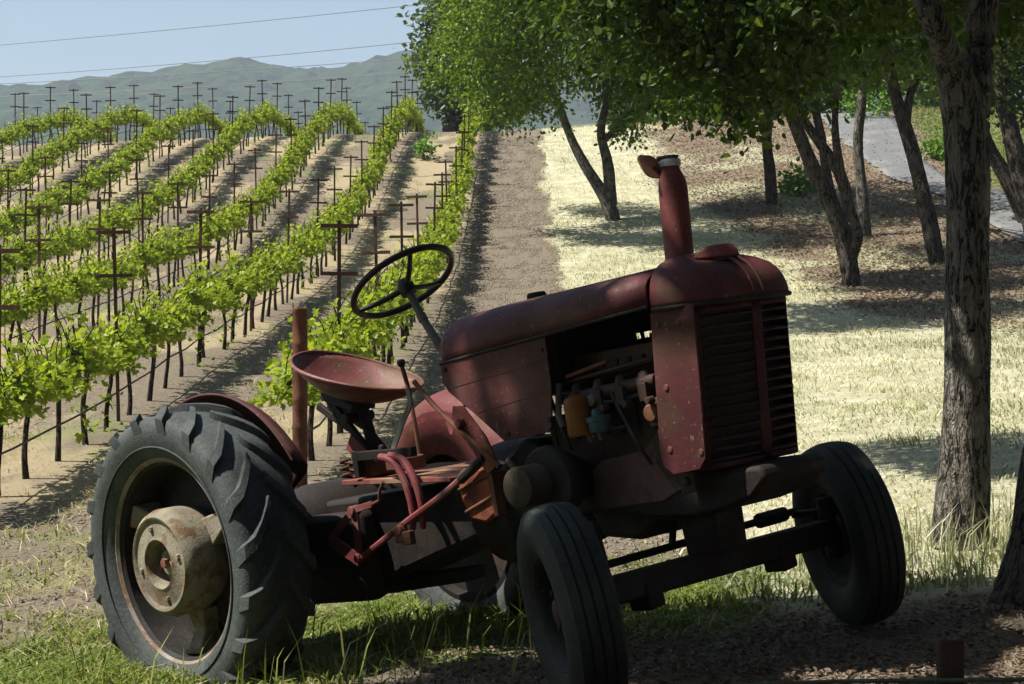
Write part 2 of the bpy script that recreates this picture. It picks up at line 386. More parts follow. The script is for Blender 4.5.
    p = N(n, 'BsdfPrincipled'); n.links.new(c, p.inputs['Base Color']); p.inputs['Roughness'].default_value = .95; p.inputs['Specular IOR Level'].default_value = .1
    hh = mixc(n, .5, f2, f3); n.links.new(bump(n, hh, .9, .04), p.inputs['Normal']); n.links.new(p.outputs[0], out.inputs[0])
    o = np_mesh('ground', np.stack([X, Y, Z+ZC], 1), [F], m, attrs=dict(dry=dry, litter=litter, green=green, weeds=weeds, straw=straw), smooth=True)
    tag(o, kind='structure')
build_ground()

def build_road():
    m, n, out = new_mat('road_asphalt'); co = texco(n)
    f = noise(n, 30, 5, .7, co); g = noise(n, 1.2, 3, .5, co)
    c = mixc(n, f, (.075, .077, .08), (.15, .152, .155)); c = mixc(n, ramp(n, [(.5, (0, 0, 0)), (.75, (.4,)*3)], g).outputs[0], c, (.3, .27, .22))
    p = N(n, 'BsdfPrincipled'); n.links.new(c, p.inputs['Base Color']); p.inputs['Roughness'].default_value = .85
    n.links.new(p.outputs[0], out.inputs[0])
    # extend the near end out past the frame and the far end over the rise
    L = [Vector((ROADL[0].x+14, ROADL[0].y-9, 0))]+ROADL; Rr = [Vector((ROADR[0].x+16, ROADR[0].y-7, 0))]+ROADR
    L.append(L[-1]+(L[-1]-L[-2]).normalized()*14); Rr.append(Rr[-1]+(Rr[-1]-Rr[-2]).normalized()*14)
    P = []
    for k in range(len(L)-1):
        for t in np.linspace(0, 1, 16, endpoint=(k == len(L)-2)):
            a, b = L[k].lerp(L[k+1], t), Rr[k].lerp(Rr[k+1], t); row = []; e_ = b-a; a = a+e_*random.uniform(-.035, .035); b = b+e_*random.uniform(-.03, .03)
            for s in np.linspace(0, 1, 9):
                q = a.lerp(b, s); row.append((q.x, q.y, G(q.x, q.y)+.035))
            P.append(row)
    o = MB().grid(P).build('road', m, solid=.01); tag(o, kind='structure')
build_road()

def build_hills():
    xs = np.arange(-1300, 1100, 6.5); ys = np.arange(420, 1900, 7.0)
    X, Y = np.meshgrid(xs, ys); X, Y = X.ravel(), Y.ravel()
    up = np.array([-700, -300, -60, 0, 70, 130, 200, 250, 300, 340, 395, 440, 520, 640, 800, 1100, 1500]); vp = np.array([150, 120, 96, 90, 83, 78, 67, 60, 72, 70, 57, 50, 66, 80, 60, 90, 120])
    uu = np.arange(-1600, 2400, 8.0); vv = np.interp(uu, up, vp); kk_ = np.hanning(13); kk_ /= kk_.sum(); vv = np.convolve(np.pad(vv, 6, 'edge'), kk_, 'valid')
    ridge = lambda x: -(np.interp(512+x/1300*FPX, uu, vv)-342)/FPX*1300
    t = np.clip((Y-420)/(1300-420), 0, 1.0); bk = np.clip((Y-1300)/600, 0, 1)
    h = ridge(X)*(t**1.25)*(1-.6*bk*bk)
    sp = fbm(X/150, Y/260, 5, 61); h = h - 20*(1-t) + sp*60*t*(1-t)*.6 + 3*fbm(X/60, Y/60, 3, 71)*np.sin(PI*np.clip(t, 0, 1))
    h = h + 3.5*vnoise(X/17+300, Y/19, 15)*t**.3 + 8*(vnoise(X/9+900, Y/9, 18)-.5)*(.4+.6*t)
    iy, ix = len(ys), len(xs); i = np.arange(iy-1)[:, None]*ix + np.arange(ix-1)[None]
    F = np.stack([i, i+1, i+1+ix, i+ix], -1).reshape(-1, 4)
    m, n, out = new_mat('wooded_hillside'); co = texco(n)
    v = n.nodes.new('ShaderNodeTexVoronoi'); v.inputs['Scale'].default_value = .06; n.links.new(co, v.inputs[0])
    a = noise(n, .02, 4, .6, co); b = noise(n, .25, 4, .7, co)
    c = mixc(n, v.outputs[0], (.036, .056, .018), (.002, .004, .002)); c = mixc(n, ramp(n, [(.5, (0, 0, 0)), (.66, (.7,)*3)], a).outputs[0], c, (.05, .062, .028)); c = mixc(n, b, c, (.022, .034, .014))
    p = N(n, 'BsdfPrincipled'); n.links.new(c, p.inputs['Base Color']); p.inputs['Roughness'].default_value = 1; p.inputs['Specular IOR Level'].default_value = 0
    hh = N(n, 'Math', operation='SUBTRACT', i_0=1.0); n.links.new(v.outputs[0], hh.inputs[1])
    n.links.new(bump(n, hh.outputs[0], 1, 6), p.inputs['Normal']); n.links.new(p.outputs[0], out.inputs[0])
    o = np_mesh('hills', np.stack([X, Y, h+ZC], 1), [F], m, smooth=False); tag(o, kind='structure')
build_hills()

# air: far things fade to blue
hz = MB().box((-100, 850, 150), (3600, 2200, 400)).build('haze', bpy.data.materials.new('hazy_air'), smooth=0)
hm = hz.data.materials[0]; hm.use_nodes = True; hn = hm.node_tree; hn.nodes.clear()
ho = hn.nodes.new('ShaderNodeOutputMaterial'); hv = hn.nodes.new('ShaderNodeVolumePrincipled')
hv.inputs['Color'].default_value = (.72, .86, 1, 1); hv.inputs['Density'].default_value = .00028; hv.inputs['Anisotropy'].default_value = 0.0
hn.links.new(hv.outputs[0], ho.inputs['Volume']); tag(hz, kind='stuff')

# ------------------------------------------------------------------ leaves, trees
def leaves(P, D, size, tint, name, mat, parent=None, wide=.62, fold=.22, link=True, U=None):
    """one folded six-sided leaf per point; P points, D pointing directions"""
    n = len(P); D = D/np.linalg.norm(D, axis=1, keepdims=True)
    if U is None: U = rng.normal(size=(n, 3))
    S = np.cross(D, U); S /= np.linalg.norm(S, axis=1, keepdims=True)+1e-9; Nn = np.cross(S, D)
    s = np.asarray(size).reshape(-1, 1)*np.ones((n, 1)); b = P
    l1 = P + D*s*.28 + S*s*wide*.5 + Nn*s*fold*.6; l2 = P + D*s*.72 + S*s*wide*.40 + Nn*s*fold*.5
    t = P + D*s + Nn*s*fold*-.2
    r1 = P + D*s*.28 - S*s*wide*.5 + Nn*s*fold*.6; r2 = P + D*s*.72 - S*s*wide*.40 + Nn*s*fold*.5
    V = np.stack([b, l1, l2, t, r2, r1], 1).reshape(-1, 3)
    k = np.arange(n)[:, None]*6
    F = np.concatenate([k+np.array([[0, 3, 2, 1]]), k+np.array([[0, 5, 4, 3]])])
    return np_mesh(name, V, [F], mat, parent, dict(tint=np.repeat(tint, 6)), link=link)

def lobed(P, D, size, tint, name, mat, U):
    """palmate vine leaves, cupped along the midrib"""
    n = len(P); D = D/np.linalg.norm(D, axis=1, keepdims=True); S = np.cross(D, U); S /= np.linalg.norm(S, axis=1, keepdims=True)+1e-9; Nn = np.cross(S, D)
    half = [(-.12, .30), (.20, .56), (.38, .30), (.74, .42), (.66, .17)]
    out = [(.02, 0)]+half+[(1.0, 0)]+[(a, -b) for a, b in half[::-1]]; s = np.asarray(size).reshape(-1, 1); curl = rng.uniform(-.25, .45, (n, 1))
    V = [P+D*s*.35-Nn*s*.05]
    for a, b in out: V.append(P+D*s*a+S*s*b+Nn*s*(curl*abs(b)-.12*a*a))
    V = np.stack(V, 1).reshape(-1, 3); m = len(out)+1; k = np.arange(n)[:, None]*m
    F = np.concatenate([k+np.array([[0, 1+i, 1+(i+1) % len(out)]]) for i in range(len(out))])
    return np_mesh(name, V, [F], mat, None, dict(tint=np.repeat(tint, m)), link=False)

def crown_points(clumps, per=14, twig=.28):
    """clumps: (centre, radius(3), leaves) -> points grouped in twigs so the outline is uneven and has gaps"""
    Ps, Ds = [], []
    for c, rad, nl in clumps:
        rad = np.array(rad if hasattr(rad, '__len__') else (rad,)*3, float); nt_ = max(1, nl//per)
        u = rng.normal(size=(nt_, 3)); u /= np.linalg.norm(u, axis=1, keepdims=True); u *= rng.uniform(.15, 1, (nt_, 1))**.5
        tc = np.array(c)+u*rad
        td = u*.8+rng.normal(size=(nt_, 3))*.45+np.array([0, 0, .1]); td /= np.linalg.norm(td, axis=1, keepdims=True)
        s = rng.uniform(-.5, 1, (nt_, per, 1))
        p = tc[:, None]+td[:, None]*s*twig*1.5+rng.normal(size=(nt_, per, 3))*twig*.45
        d = td[:, None]*.7+rng.normal(size=(nt_, per, 3))*.8; d[..., 2] -= .25
        Ps.append(p.reshape(-1, 3)); Ds.append(d.reshape(-1, 3))
    return np.concatenate(Ps), np.concatenate(Ds)

def smooth_path(pts, rads, n=8):
    """Catmull-Rom through the points"""
    P = [Vector(p) for p in pts]; out = []; rr = []
    for i in range(len(P)-1):
        p0, p1, p2, p3 = P[max(i-1, 0)], P[i], P[i+1], P[min(i+2, len(P)-1)]
        for t in np.linspace(0, 1, n, endpoint=(i == len(P)-2)):
            q = .5*((2*p1)+(p2-p0)*t+(2*p0-5*p1+4*p2-p3)*t*t+(3*p1-p0-3*p2+p3)*t**3)
            out.append(q); rr.append(rads[i]*(1-t)+rads[i+1]*t)
    return out, rr
def limb(mb, pts, rads, n=12, rough=.0, k=8):
    p, r = smooth_path(pts, rads, k)
    i0 = len(mb.v); mb.tube(p, r, n)
    if rough:
        for j in range(i0, len(mb.v)):
            ring = (j-i0)//n; c = p[min(ring, len(p)-1)]; v = Vector(mb.v[j]); d = v-c
            a = 2*PI*((j-i0) % n)/n
            f = 1+rough*(math.sin(a*3+1.3+ring*.21)*.5+math.sin(a*5+ring*.37)*.3+math.sin(a*2-ring*.5)*.4+random.uniform(-.35, .35))
            mb.v[j] = tuple(c+d*f)
    return mb
def tree(name, label, limbs, clumps, leafsize, mat, bark, cat='tree', group=None, rough=.08, n=14, twig=.28, per=14, parent_loc=None, tint=(0, 1), twigs=True, keep=None):
    base = Vector(limbs[0][0][0]); root = empty(name, base); tag(root, label, cat, group)
    mb = MB()
    for pts, rads in limbs: limb(mb, [Vector(p)-base for p in pts], rads, n, rough)
    # boughs from the nearest limb end into each clump
    ends = [Vector(p)-base for pts, _ in limbs for p in pts[1:]]
    if twigs:
        for c, rad, nl in clumps:
            c = Vector(c)-base; e = min(ends, key=lambda q: (q-c).length); r = rad if not hasattr(rad, '__len__') else min(rad)
            L = (c-e).length
            if L > .2: limb(mb, [e, e.lerp(c, .5)+Vector((0, 0, .08*L)), c], [min(.05, .018*L+.01), .02, .008], 6, 0, 4)
            for _ in range(9):
                q = c+Vector(rng.normal(size=3))*r*.5; mb.tube([c, c.lerp(q, .5)+Vector((0, 0, .03)), q], [.016, .011, .005], 5)
    mb.build('trunk', bark, root, smooth=60)
    P, D = crown_points(clumps, per, twig)
    if keep is not None: k_ = keep(P); P, D = P[k_], D[k_]
    P -= np.array(base)
    tn = np.clip(rng.beta(2, 2.2, len(P))*(tint[1]-tint[0])+tint[0], 0, 1)
    leaves(P, D, leafsize*rng.uniform(.5, 1.35, len(P)), tn, 'crown', mat, root)
    return root

# ------------------------------------------------------------------ tractor
def build_tractor():
    root = empty('tractor')
    Rm = Matrix(((0.67090349, 0.72274769, -0.16590443), (-0.72772146, 0.68470478, 0.04001061), (0.14251313, 0.09388895, 0.98532983)))
    # orthonormal basis of the tractor: forward, left, up
    root.matrix_world = Matrix.Translation((-.581, 7.182, ZC-1.329)) @ Rm.to_4x4()
    tag(root, 'rusty old red farm tractor with exhaust stack and big black tyres parked in the grass', 'tractor')
    red, iron, rust, eng = M['red'], M['iron'], M['rust'], M['engine']
    # ---- hood: arched sheet
    def zl(x): return 1.143+(x-1.066)*.042
    def sect(hw, zlow, ztop, n=16, p=2.6):
        pts = [(-hw, zlow)]
        for k in range(n+1):
            a = PI-PI*k/n; ca, sa = math.cos(a), math.sin(a)
            pts.append((hw*math.copysign(abs(ca)**(2/p), ca), zlow+.035+(ztop-zlow-.035)*abs(sa)**(2/p)))
        pts.append((hw, zlow)); return pts
    P = []
    for x, hw, zt in ((1.055, .235, 1.272), (1.062, .25, 1.29), (1.09, .262, 1.303), (1.3, .265, 1.308), (1.6, .268, 1.309), (1.9, .27, 1.31), (2.075, .271, 1.312)):
        P.append([(x, y, z) for y, z in sect(hw, zl(x), zt)])
    hood = MB().grid(P).build('hood', red, root, solid=.006, smooth=45)
    mb = MB(); back = [(P[0][i][0]+.004, P[0][i][1]*.99, P[0][i][2]-.004) for i in range(len(P[0]))]
    mb.add(back, [tuple(range(len(back)))]); mb.build('firewall', red, hood, solid=.006)
    mb = MB()
    for s in (-1, 1):      # rolled lower edge
        mb.tube([(1.06, s*.266, zl(1.06)), (1.6, s*.271, zl(1.6)), (2.075, s*.273, zl(2.075))], .006, 8)
    mb.build('hood_edge', iron, hood)
    MB().lathe([(.0, .028), (.03, .026), (.036, .016), (.036, 0), (.045, -.005)], 20, 'Z', (1.27, .05, 1.312)).build('fuel_cap', iron, root)
    # ---- nose cowl
    def plan(y, hw, x0, dx): return x0+dx*max(0, 1-abs(y/hw)**5)**.5
    rows = []; NU = 33
    th = [PI*(k/(NU-1)) for k in range(NU)]
    def outline(hw, x0, dx):
        o = []
        for t in th:
            c = -math.cos(t); s_ = math.sin(t); y = hw*math.copysign(abs(c)**.74, c); o.append((x0+dx*max(0, s_)**.66, y))
        return o
    # side skirt of the cowl, then domed top: shrink outline towards the middle while rising
    lv = [(1.0, 0.0), (1.0, .014), (.992, .034), (.965, .064), (.92, .09), (.845, .113), (.73, .131), (.57, .144), (.36, .151), (.12, .153)]
    for k, h in lv:
        o = outline(.262, 2.08, .210); row = []
        for (x, y) in o:
            f = (x-2.08)/.210
            zlow = 1.178-.012*f
            xx = 2.08+(x-2.08)*k**1.35
            fall = .02*max(0, f)**2
            row.append((xx, y*k, zlow+h*(1-.03*f)-fall*min(1, h/.1)*.6))
        rows.append(row)
    cowl = MB().grid(rows).build('nose_cowl', red, root, solid=.006, smooth=50)
    mb = MB()
    for yy in (-.022, .022):
        pts = []
        for k, h in lv[1:-1]:
            f = k**1.35; pts.append((2.08+.210*f+.002, yy, 1.178-.012*f+h*(1-.03*f)-.02*f*f*min(1, h/.1)*.6+.002))
        mb.tube(pts, [.006]*len(pts), 8)
    mb.build('cowl_rib', red, cowl)
    o = [(x+.002, y*1.004) for x, y in outline(.262, 2.08, .212)]
    MB().tube([(x, y, 1.172-.012*(x-2.08)/.212) for x, y in o], .008, 8).build('cowl_lip', iron, cowl)
    mb = MB().prism([(2.09, 1.322), (2.12, 1.338), (2.16, 1.346), (2.195, 1.345), (2.215, 1.322), (2.22, 1.30), (2.1, 1.31)], -.05, .035)
    mb.build('filler_hood', M['redbright'], root, bevel=.008)
    MB().box((2.065, .0, 1.330), (.11, .08, .006), (0, -.10, .1)).build('filler_flap', M['grey'], root)
    # ---- grille: wrap-round louvres, centre bar, side plates
    def gx(y, z): return plan(y, .234, 2.10, .168)+(z-1.16)*.115
    zt, zb = 1.158, .665
    gr = MB()
    ysl = [-.226+.452*k/28 for k in range(29)]
    nsl = 15
    for k in range(nsl):
        z = zt-.035-(zt-zb-.06)*k/(nsl-1)
        A_, B_ = [], []
        for y in ysl:
            if y < -.216: continue
            x = gx(y, z); A_.append((x+.005, y, z-.006)); B_.append((x-.008, y*.98, z+.003))
        gr.grid([A_, B_])
    dkred = weathered('grimy_maroon', (.05, .012, .013), (.06, .026, .016), (.14, .09, .075), .45, .3, .6, 7)
    grille = gr.build('grille', dkred, root, solid=.005, smooth=40)
    mb = MB(); zz = np.linspace(zb-.005, zt, 8)
    mb.grid([[(gx(y, z)+.006, y, z) for y in (-.022, -.016, .016, .022)] for z in zz])
    for z0 in (zb+.004, zt-.012):
        mb.grid([[(gx(y, z)+.006, y, z) for y in ysl] for z in (z0-.010, z0+.008)])
    for s in (-1, 1):
        mb.grid([[(gx(s*y, z)+.006, s*y, z) for y in (.19, .205, .222)] for z in zz] if s > 0 else [[(gx(y, z)+.006, y, z) for y in (-.207, -.216, -.226)] for z in zz])
    mb.build('grille_bar', dkred, grille, solid=.006)
    for s in (-1, 1):
        Y0 = s*.247; mb = MB()
        def sh(z): return (z-1.16)*.115
        xe = 2.235 if s < 0 else 2.15
        out = [(2.058+sh(1.165), 1.165), (xe+sh(1.165), 1.165), (xe+.003+sh(.9), .9), (xe+.001+sh(.70), .70), (xe-.025+sh(.66), .668), (2.10+sh(.66), .662), (2.062+sh(.69), .69), (2.052+sh(.72), .735), (2.055+sh(.9), .9)]
        mb.prism(out, Y0-.004, Y0+.004)
        pl = mb.build('side_plate', red, root, bevel=.002)
        for (x, z) in () if s > 0 else ((2.085, 1.125), (2.17, 1.12), (2.075, .74), (2.2, .72), (2.09, .93)): MB().lathe([(0, s*.005), (.009, s*.004), (.011, 0)], 10, 'Y', (x+sh(z)*.6, Y0+s*.004, z)).build('bolt', rust, pl)
    MB().box((2.11, 0, .91), (.10, .455, .50), (0, R(6), 0)).build('radiator', M['black'], root, bevel=.01)
    # ---- side panel (hood side, rear half) with pressed ribs
    for s in (-1, 1):
        Yp = s*.264; x1 = 1.60 if s < 0 else 1.36
        pan = [(1.062, 1.14), (x1, zl(x1)-.003), (1.592 if s < 0 else x1, 1.0), (1.562 if s < 0 else x1-.03, .868), (1.545 if s < 0 else x1-.05, .85), (1.325, .843), (1.2, .95), (1.085, 1.04), (1.06, 1.075)]
        o = MB().prism(pan, Yp-.004, Yp+.004).build('side_panel', red, root, bevel=.002)
        mb = MB()
        for za, zb2, xa in ((1.055, 1.085, 1.10), (.955, .985, 1.22)): mb.bar((xa, Yp+s*.004, za), (x1-.02, Yp+s*.004, zb2), .003, .005)
        mb.build('panel_crease', red, o)
        for x, z in ((1.085, 1.12), (1.56, .89), (1.35, .865), (1.575, 1.12)): MB().lathe([(0, s*.006), (.008, s*.005), (.009, 0)], 8, 'Y', (x, Yp+s*.004, z)).build('bolt', iron, o)
    MB().box((1.32, 0, 1.10), (.50, .44, .26)).build('fuel_tank', iron, root, bevel=.03)
    # ---- exhaust
    ex = MB().lathe([(.046, -.06), (.046, .0), (.047, .02), (.0475, .255), (.044, .285), (.036, .305), (.029, .32), (.028, .352)], 28, 'Z', (1.995, .0, 1.30)).build('exhaust_stack', M['red'], root)
    ex.data.materials[0] = weathered('burnt_red_pipe', (.13, .03, .03), (.16, .06, .04), (.22, .12, .1), .55, .3, .55, 8)
    MB().lathe([(.032, .33), (.034, .333), (.034, .35), (.032, .353)], 24, 'Z', (1.995, 0, 1.30)).build('clamp', M['tin'], ex)
    mb = MB()
    cap = [(.038*math.cos(a), .034*math.sin(a)) for a in np.linspace(0, 2*PI, 16, endpoint=False)]
    mb.prism([(1.985+x, y) for x, y in cap], 1.658, 1.665, 'Z')
    mb.build('cap_lid', M['rust'], ex)
    mb = MB()      # flap hanging over to the rear
    e1 = Vector((-.68, -.73, 0)); c0 = Vector((1.985, 0, 1.663)); nf = (e1*-.62+Vector((.73, -.68, 0))*.62+Vector((0, 0, .48))).normalized()
    q1 = nf.cross(Vector((0, 0, 1))).normalized(); q2 = nf.cross(q1); cc = c0+e1*.058+Vector((0, 0, -.028)); V = []
    for h in (0, .006):
        for k in range(14):
            t = 2*PI*k/14; V.append(cc+nf*h+q1*.05*math.copysign(abs(math.cos(t))**.6, math.cos(t))+q2*.046*math.copysign(abs(math.sin(t))**.6, math.sin(t)))
    mb.add(V, [tuple(range(14)), tuple(range(27, 13, -1))]+[(k, (k+1) % 14, 14+(k+1) % 14, 14+k) for k in range(14)])
    mb.bar(c0+e1*.02, cc, .02, .012); mb.build('rain_flap', M['rust'], ex)
    tm = Matrix.Translation((1.995, 0, 1.30)) @ Matrix.Rotation(R(4.2), 4, Vector((-.73, .68, 0))) @ Matrix.Translation((-1.995, 0, -1.30)); ex.matrix_local = tm
    # ---- engine
    mb = MB(); mb.prism([(1.42, .60), (1.46, .565), (1.75, .56), (2.0, .575), (2.03, .62), (2.03, .9), (1.42, .9)], -.15, .15)
    eb = mb.build('engine_block', eng, root, bevel=.015)
    mb = MB().prism([(1.50, .60), (1.56, .475), (1.72, .455), (1.82, .50), (1.98, .53), (1.98, .60)], -.12, .12); mb.build('oil_pan', iron, eb, bevel=.02)
    MB().box((1.76, .0, .965), (.48, .24, .13)).build('cylinder_head', eng, eb, bevel=.012)
    MB().box((1.75, -.01, 1.048), (.56, .22, .075)).box((1.75, -.01, 1.012), (.60, .25, .014)).build('valve_cover', weathered('dull_maroon_cover', (.05, .018, .016), (.06, .03, .02), (.12, .09, .075), .45, .35, .45, 8), eb, bevel=.012)
    mb = MB().prism([(1.60, .60), (1.62, .57), (1.90, .575), (1.97, .6), (1.99, .74), (1.93, .80), (1.86, .745), (1.66, .73), (1.61, .70)], -.168, -.15)
    mb.build('side_cover', weathered('faded_engine_plate', (.11, .055, .05), (.10, .06, .04), (.16, .14, .11), .5, .4, .7, 7), eb, bevel=.006)
    mb = MB()
    for x in (1.63, 1.73, 1.83, 1.93): mb.tube([(x, -.12, .97), (x+.01, -.2, .975), (x+.02, -.215, .95)], .022, 10)
    mb.tube([(1.58, -.205, .945), (2.0, -.205, .96)], .022, 12); mb.tube([(1.56, -.15, 1.0), (2.03, -.15, 1.03)], .007, 8)
    mb.tube([(1.56, -.20, 1.0), (2.0, -.205, 1.03)], .006, 8)
    for x in (1.66, 1.76, 1.86, 1.96): mb.box((x, -.225, .93), (.035, .03, .06)); mb.lathe([(.0, -.27), (.012, -.268), (.014, -.24)], 8, 'Y', (x+.04, 0, .90))
    mb.build('manifold', eng, eb, bevel=.004)
    mb = MB().tube([(1.60, -.2, 1.02), (1.80, -.205, 1.045)], .007, 8).build('polished_rod', M['rust'], eb)
    mb = MB()
    for k in range(5): mb.tube([(1.60+.02*k, -.2-.01*k, .97-.01*k), (1.62+.025*k, -.25, .92), (1.63+.03*k, -.24, .84-.01*k)], .006, 6)
    mb.tube([(1.58, -.22, 1.0), (1.59, -.24, .96), (1.585, -.25, .9), (1.6, -.25, .86)], .012, 8)
    mb.tube([(1.64, -.22, .96), (1.66, -.26, .9), (1.69, -.25, .85), (1.7, -.23, .8)], .01, 8)
    mb.build('fuel_line', M['grey'], eb)
    mb = MB()
    for x, y0, z0, x2, z2 in ((1.47, -.20, 1.08, 1.52, .80), (1.52, -.22, 1.0, 1.60, .78), (1.82, -.23, .94, 1.95, .70), (1.70, -.22, .9, 1.86, .83), (1.56, -.2, .96, 1.98, .93)):
        p, rr = smooth_path([(x, y0, z0), ((x+x2)/2+.03, y0-.03, (z0+z2)/2-.03), (x2, y0-.01, z2)], [.007]*3, 8); mb.tube(p, rr, 6)
    mb.build('wiring', M['black'], eb)
    for x in np.linspace(1.52, 2.0, 9): MB().tube([(x, -.122, 1.0), (x, -.122, 1.05)], .009, 6).build('head_stud', M['engine'], eb)
    for x in np.linspace(1.56, 1.98, 7): MB().box((x, -.155, .86), (.014, .02, .10)).build('block_rib', M['engine'], eb)
    MB().lathe([(.0, -.004), (.042, -.002), (.045, .01), (.045, .11), (.038, .122), (.02, .13), (0, .132)], 20, 'Z', (1.69, -.262, .825)).build('oil_filter', M['filter'], eb)
    MB().lathe([(0, -.002), (.03, 0), (.034, .006), (.036, .034), (.04, .036), (.04, .05), (.02, .056), (.018, .075), (0, .078)], 18, 'Z', (1.775, -.262, .826)).build('fuel_bowl', M['bowl'], eb)
    MB().lathe([(0, -.02), (.018, -.018), (.024, 0), (.024, .012)], 12, 'Y', (1.74, -.235, .93)).build('choke_disc', M['grey'], eb)
    mb = MB().box((1.985, -.20, .86), (.05, .06, .09)).box((1.975, -.19, .745), (.035, .02, .12)).lathe([(.0, -.05), (.03, -.048), (.035, 0)], 12, 'Y', (1.985, -.2, .86)); mb.build('governor', M['rust'], eb, bevel=.006)
    mb = MB().prism([(1.93, .80), (2.04, .68), (2.04, .62), (1.97, .60), (1.9, .7)], -.17, -.155); mb.build('front_web', eng, eb, bevel=.004)
    mb = MB().box((2.055, -.2, .635), (.06, .02, .075)).lathe([(0, -.012), (.014, -.01), (.016, 0)], 8, 'Y', (2.055, -.21, .635)); mb.build('bracket_plate', M['engine'], eb, bevel=.003)
    # heat shield with slots along the far side, leaves chinks of daylight
    mb = MB()
    mb.box((1.66, .255, 1.150), (.66, .006, .030)); mb.box((1.66, .255, 1.055), (.66, .006, .12))
    for x, wd_ in ((1.365, .07), (1.446, .014), (1.498, .014), (1.548, .014), (1.80, .40)): mb.box((x, .255, 1.125), (wd_, .006, .024))
    mb.build('heat_shield', iron, root)
    MB().box((1.75, .256, .86), (.62, .006, .28)).build('engine_screen', iron, root)
    # ---- bolster, pedestal, axle
    mb = MB().prism([(1.6, .655), (2.31, .652), (2.325, .61), (2.26, .555), (2.12, .525), (2.0, .515), (1.86, .52), (1.6, .57)], -.16, .16)
    bol = mb.build('front_bolster', iron, root, bevel=.015)
    MB().prism([(1.87, .52), (2.02, .52), (2.015, .385), (1.88, .385)], -.075, .075).build('pedestal', iron, bol, bevel=.01)
    mb = MB(); mb.bar((1.944, -.60, .352), (1.944, .60, .352), .075, .085)
    for y in (-.36, .3): mb.box((1.944, y, .315), (.09, .075, .09), (.1, 0, 0))
    ax = mb.build('front_axle', iron, root, bevel=.01)
    mb = MB().tube([(1.80, -.60, .41), (1.80, .60, .43)], .013, 10).tube([(1.80, -.05, .42), (1.83, -.05, .52)], .012, 10)
    mb.tube([(1.70, -.30, .54), (1.78, -.36, .40)], .022, 10).tube([(1.80, .40, .428), (1.80, .54, .43)], .026, 10).tube([(1.80, -.54, .412), (1.80, -.44, .414)], .026, 10)
    mb.build('tie_rod', iron, ax)
    for s in (-1, 1):
        mb = MB().tube([(1.944, s*.60, .26), (1.944, s*.59, .47)], .03, 12).bar((1.944, s*.59, .42), (1.80, s*.59, .42), .03, .025).tube([(1.944, s*.6, .33), (1.944, s*.66, .33)], .028, 12)
        mb.build('steering_knuckle', iron, ax, bevel=.004)
    # ---- front wheels
    for s in (-1, 1):
        rimm = MB().lathe([(.05, -.02), (.07, -.03), (.11, -.022), (.135, .0), (.15, .0), (.156, -.045), (.172, -.06), (.178, -.058), (.172, -.05), (.16, -.04), (.158, .05), (.176, .062), (.15, .055), (.14, .012), (.1, -.008), (.05, -.004)], 40, closed=True)
        fw = rimm.build('front_wheel', M['rim'], root, smooth=40)
        fw.location = (1.944, s*.684, .33); fw.rotation_euler = (R(-3*s), 0, R(-31)+(PI if s > 0 else 0))
        prof = [(.172, -.058), (.19, -.072), (.22, -.083), (.255, -.086), (.285, -.078), (.303, -.066)]
        tread = []
        for k in range(25):
            yy = -.064+.128*k/24; r = .322-.012*(yy/.064)**2; g = abs(((yy+.064) % .032)-.016)
            tread.append((r-(.009 if g > .0125 and 0 < k < 24 else 0), yy))
        prof += tread+[(.303, .066), (.285, .078), (.255, .086), (.22, .083), (.19, .072), (.172, .058)]
        MB().lathe(prof, 64, caps=False).build('tyre', M['tyregreen'], fw, smooth=30)
        mb = MB().lathe([(0, -.052), (.03, -.05), (.04, -.045), (.046, -.02), (.07, -.016), (.07, .03), (.04, .05)], 24)
        for k in range(5):
            a = 2*PI*k/5; MB().lathe([(0, -.036), (.01, -.035), (.012, -.02)], 6, 'Y', (.088*math.cos(a), 0, .088*math.sin(a))).build('lug_nut', M['engine'], fw)
        mb.build('hub', M['engine'], fw)
    # ---- rear wheels
    def carc(wd):
        a = abs(wd); return .57-.006*(a/.1)**2 if a < .1 else .564-.9*(a-.1)**1.0*.55
    for s in (-1, 1):
        rw = MB().lathe([(.12, .03), (.2, .02), (.27, .035), (.33, .05), (.355, .045), (.36, -.09), (.378, -.108), (.386, -.112), (.389, -.106), (.384, -.10), (.372, -.088), (.37, .10), (.386, .11), (.36, .115), (.35, .06), (.26, .05), (.12, .045)], 64, closed=True).build('rear_wheel', M['rim'], root, smooth=40)
        rw.location = (0, s*.69, .6); rw.rotation_euler = (0, R(20), PI if s > 0 else 0)
        MB().lathe([(.372, -.104), (.382, -.114), (.392, -.113), (.39, -.104)], 64, closed=True).build('rim_edge', M['rimlip'], rw)
        if s > 0: rw.scale = (.83,)*3; rw.location = (.06, .66, .50)   # the far tyre has gone flat
        prof = [(.386, -.112), (.40, -.126), (.425, -.138), (.46, -.147), (.485, -.15), (.515, -.143), (.532, -.128), (.541, -.1), (.544, -.05), (.546, 0)]
        prof = prof+[(r, -y) for r, y in prof[::-1][1:]]
        mb = MB().lathe(prof, 96, caps=False)
        mb.tube([(.432*math.cos(a), -.1435, .432*math.sin(a)) for a in np.linspace(0, 2*PI, 73)], .004, 6, False)
        NL = 19
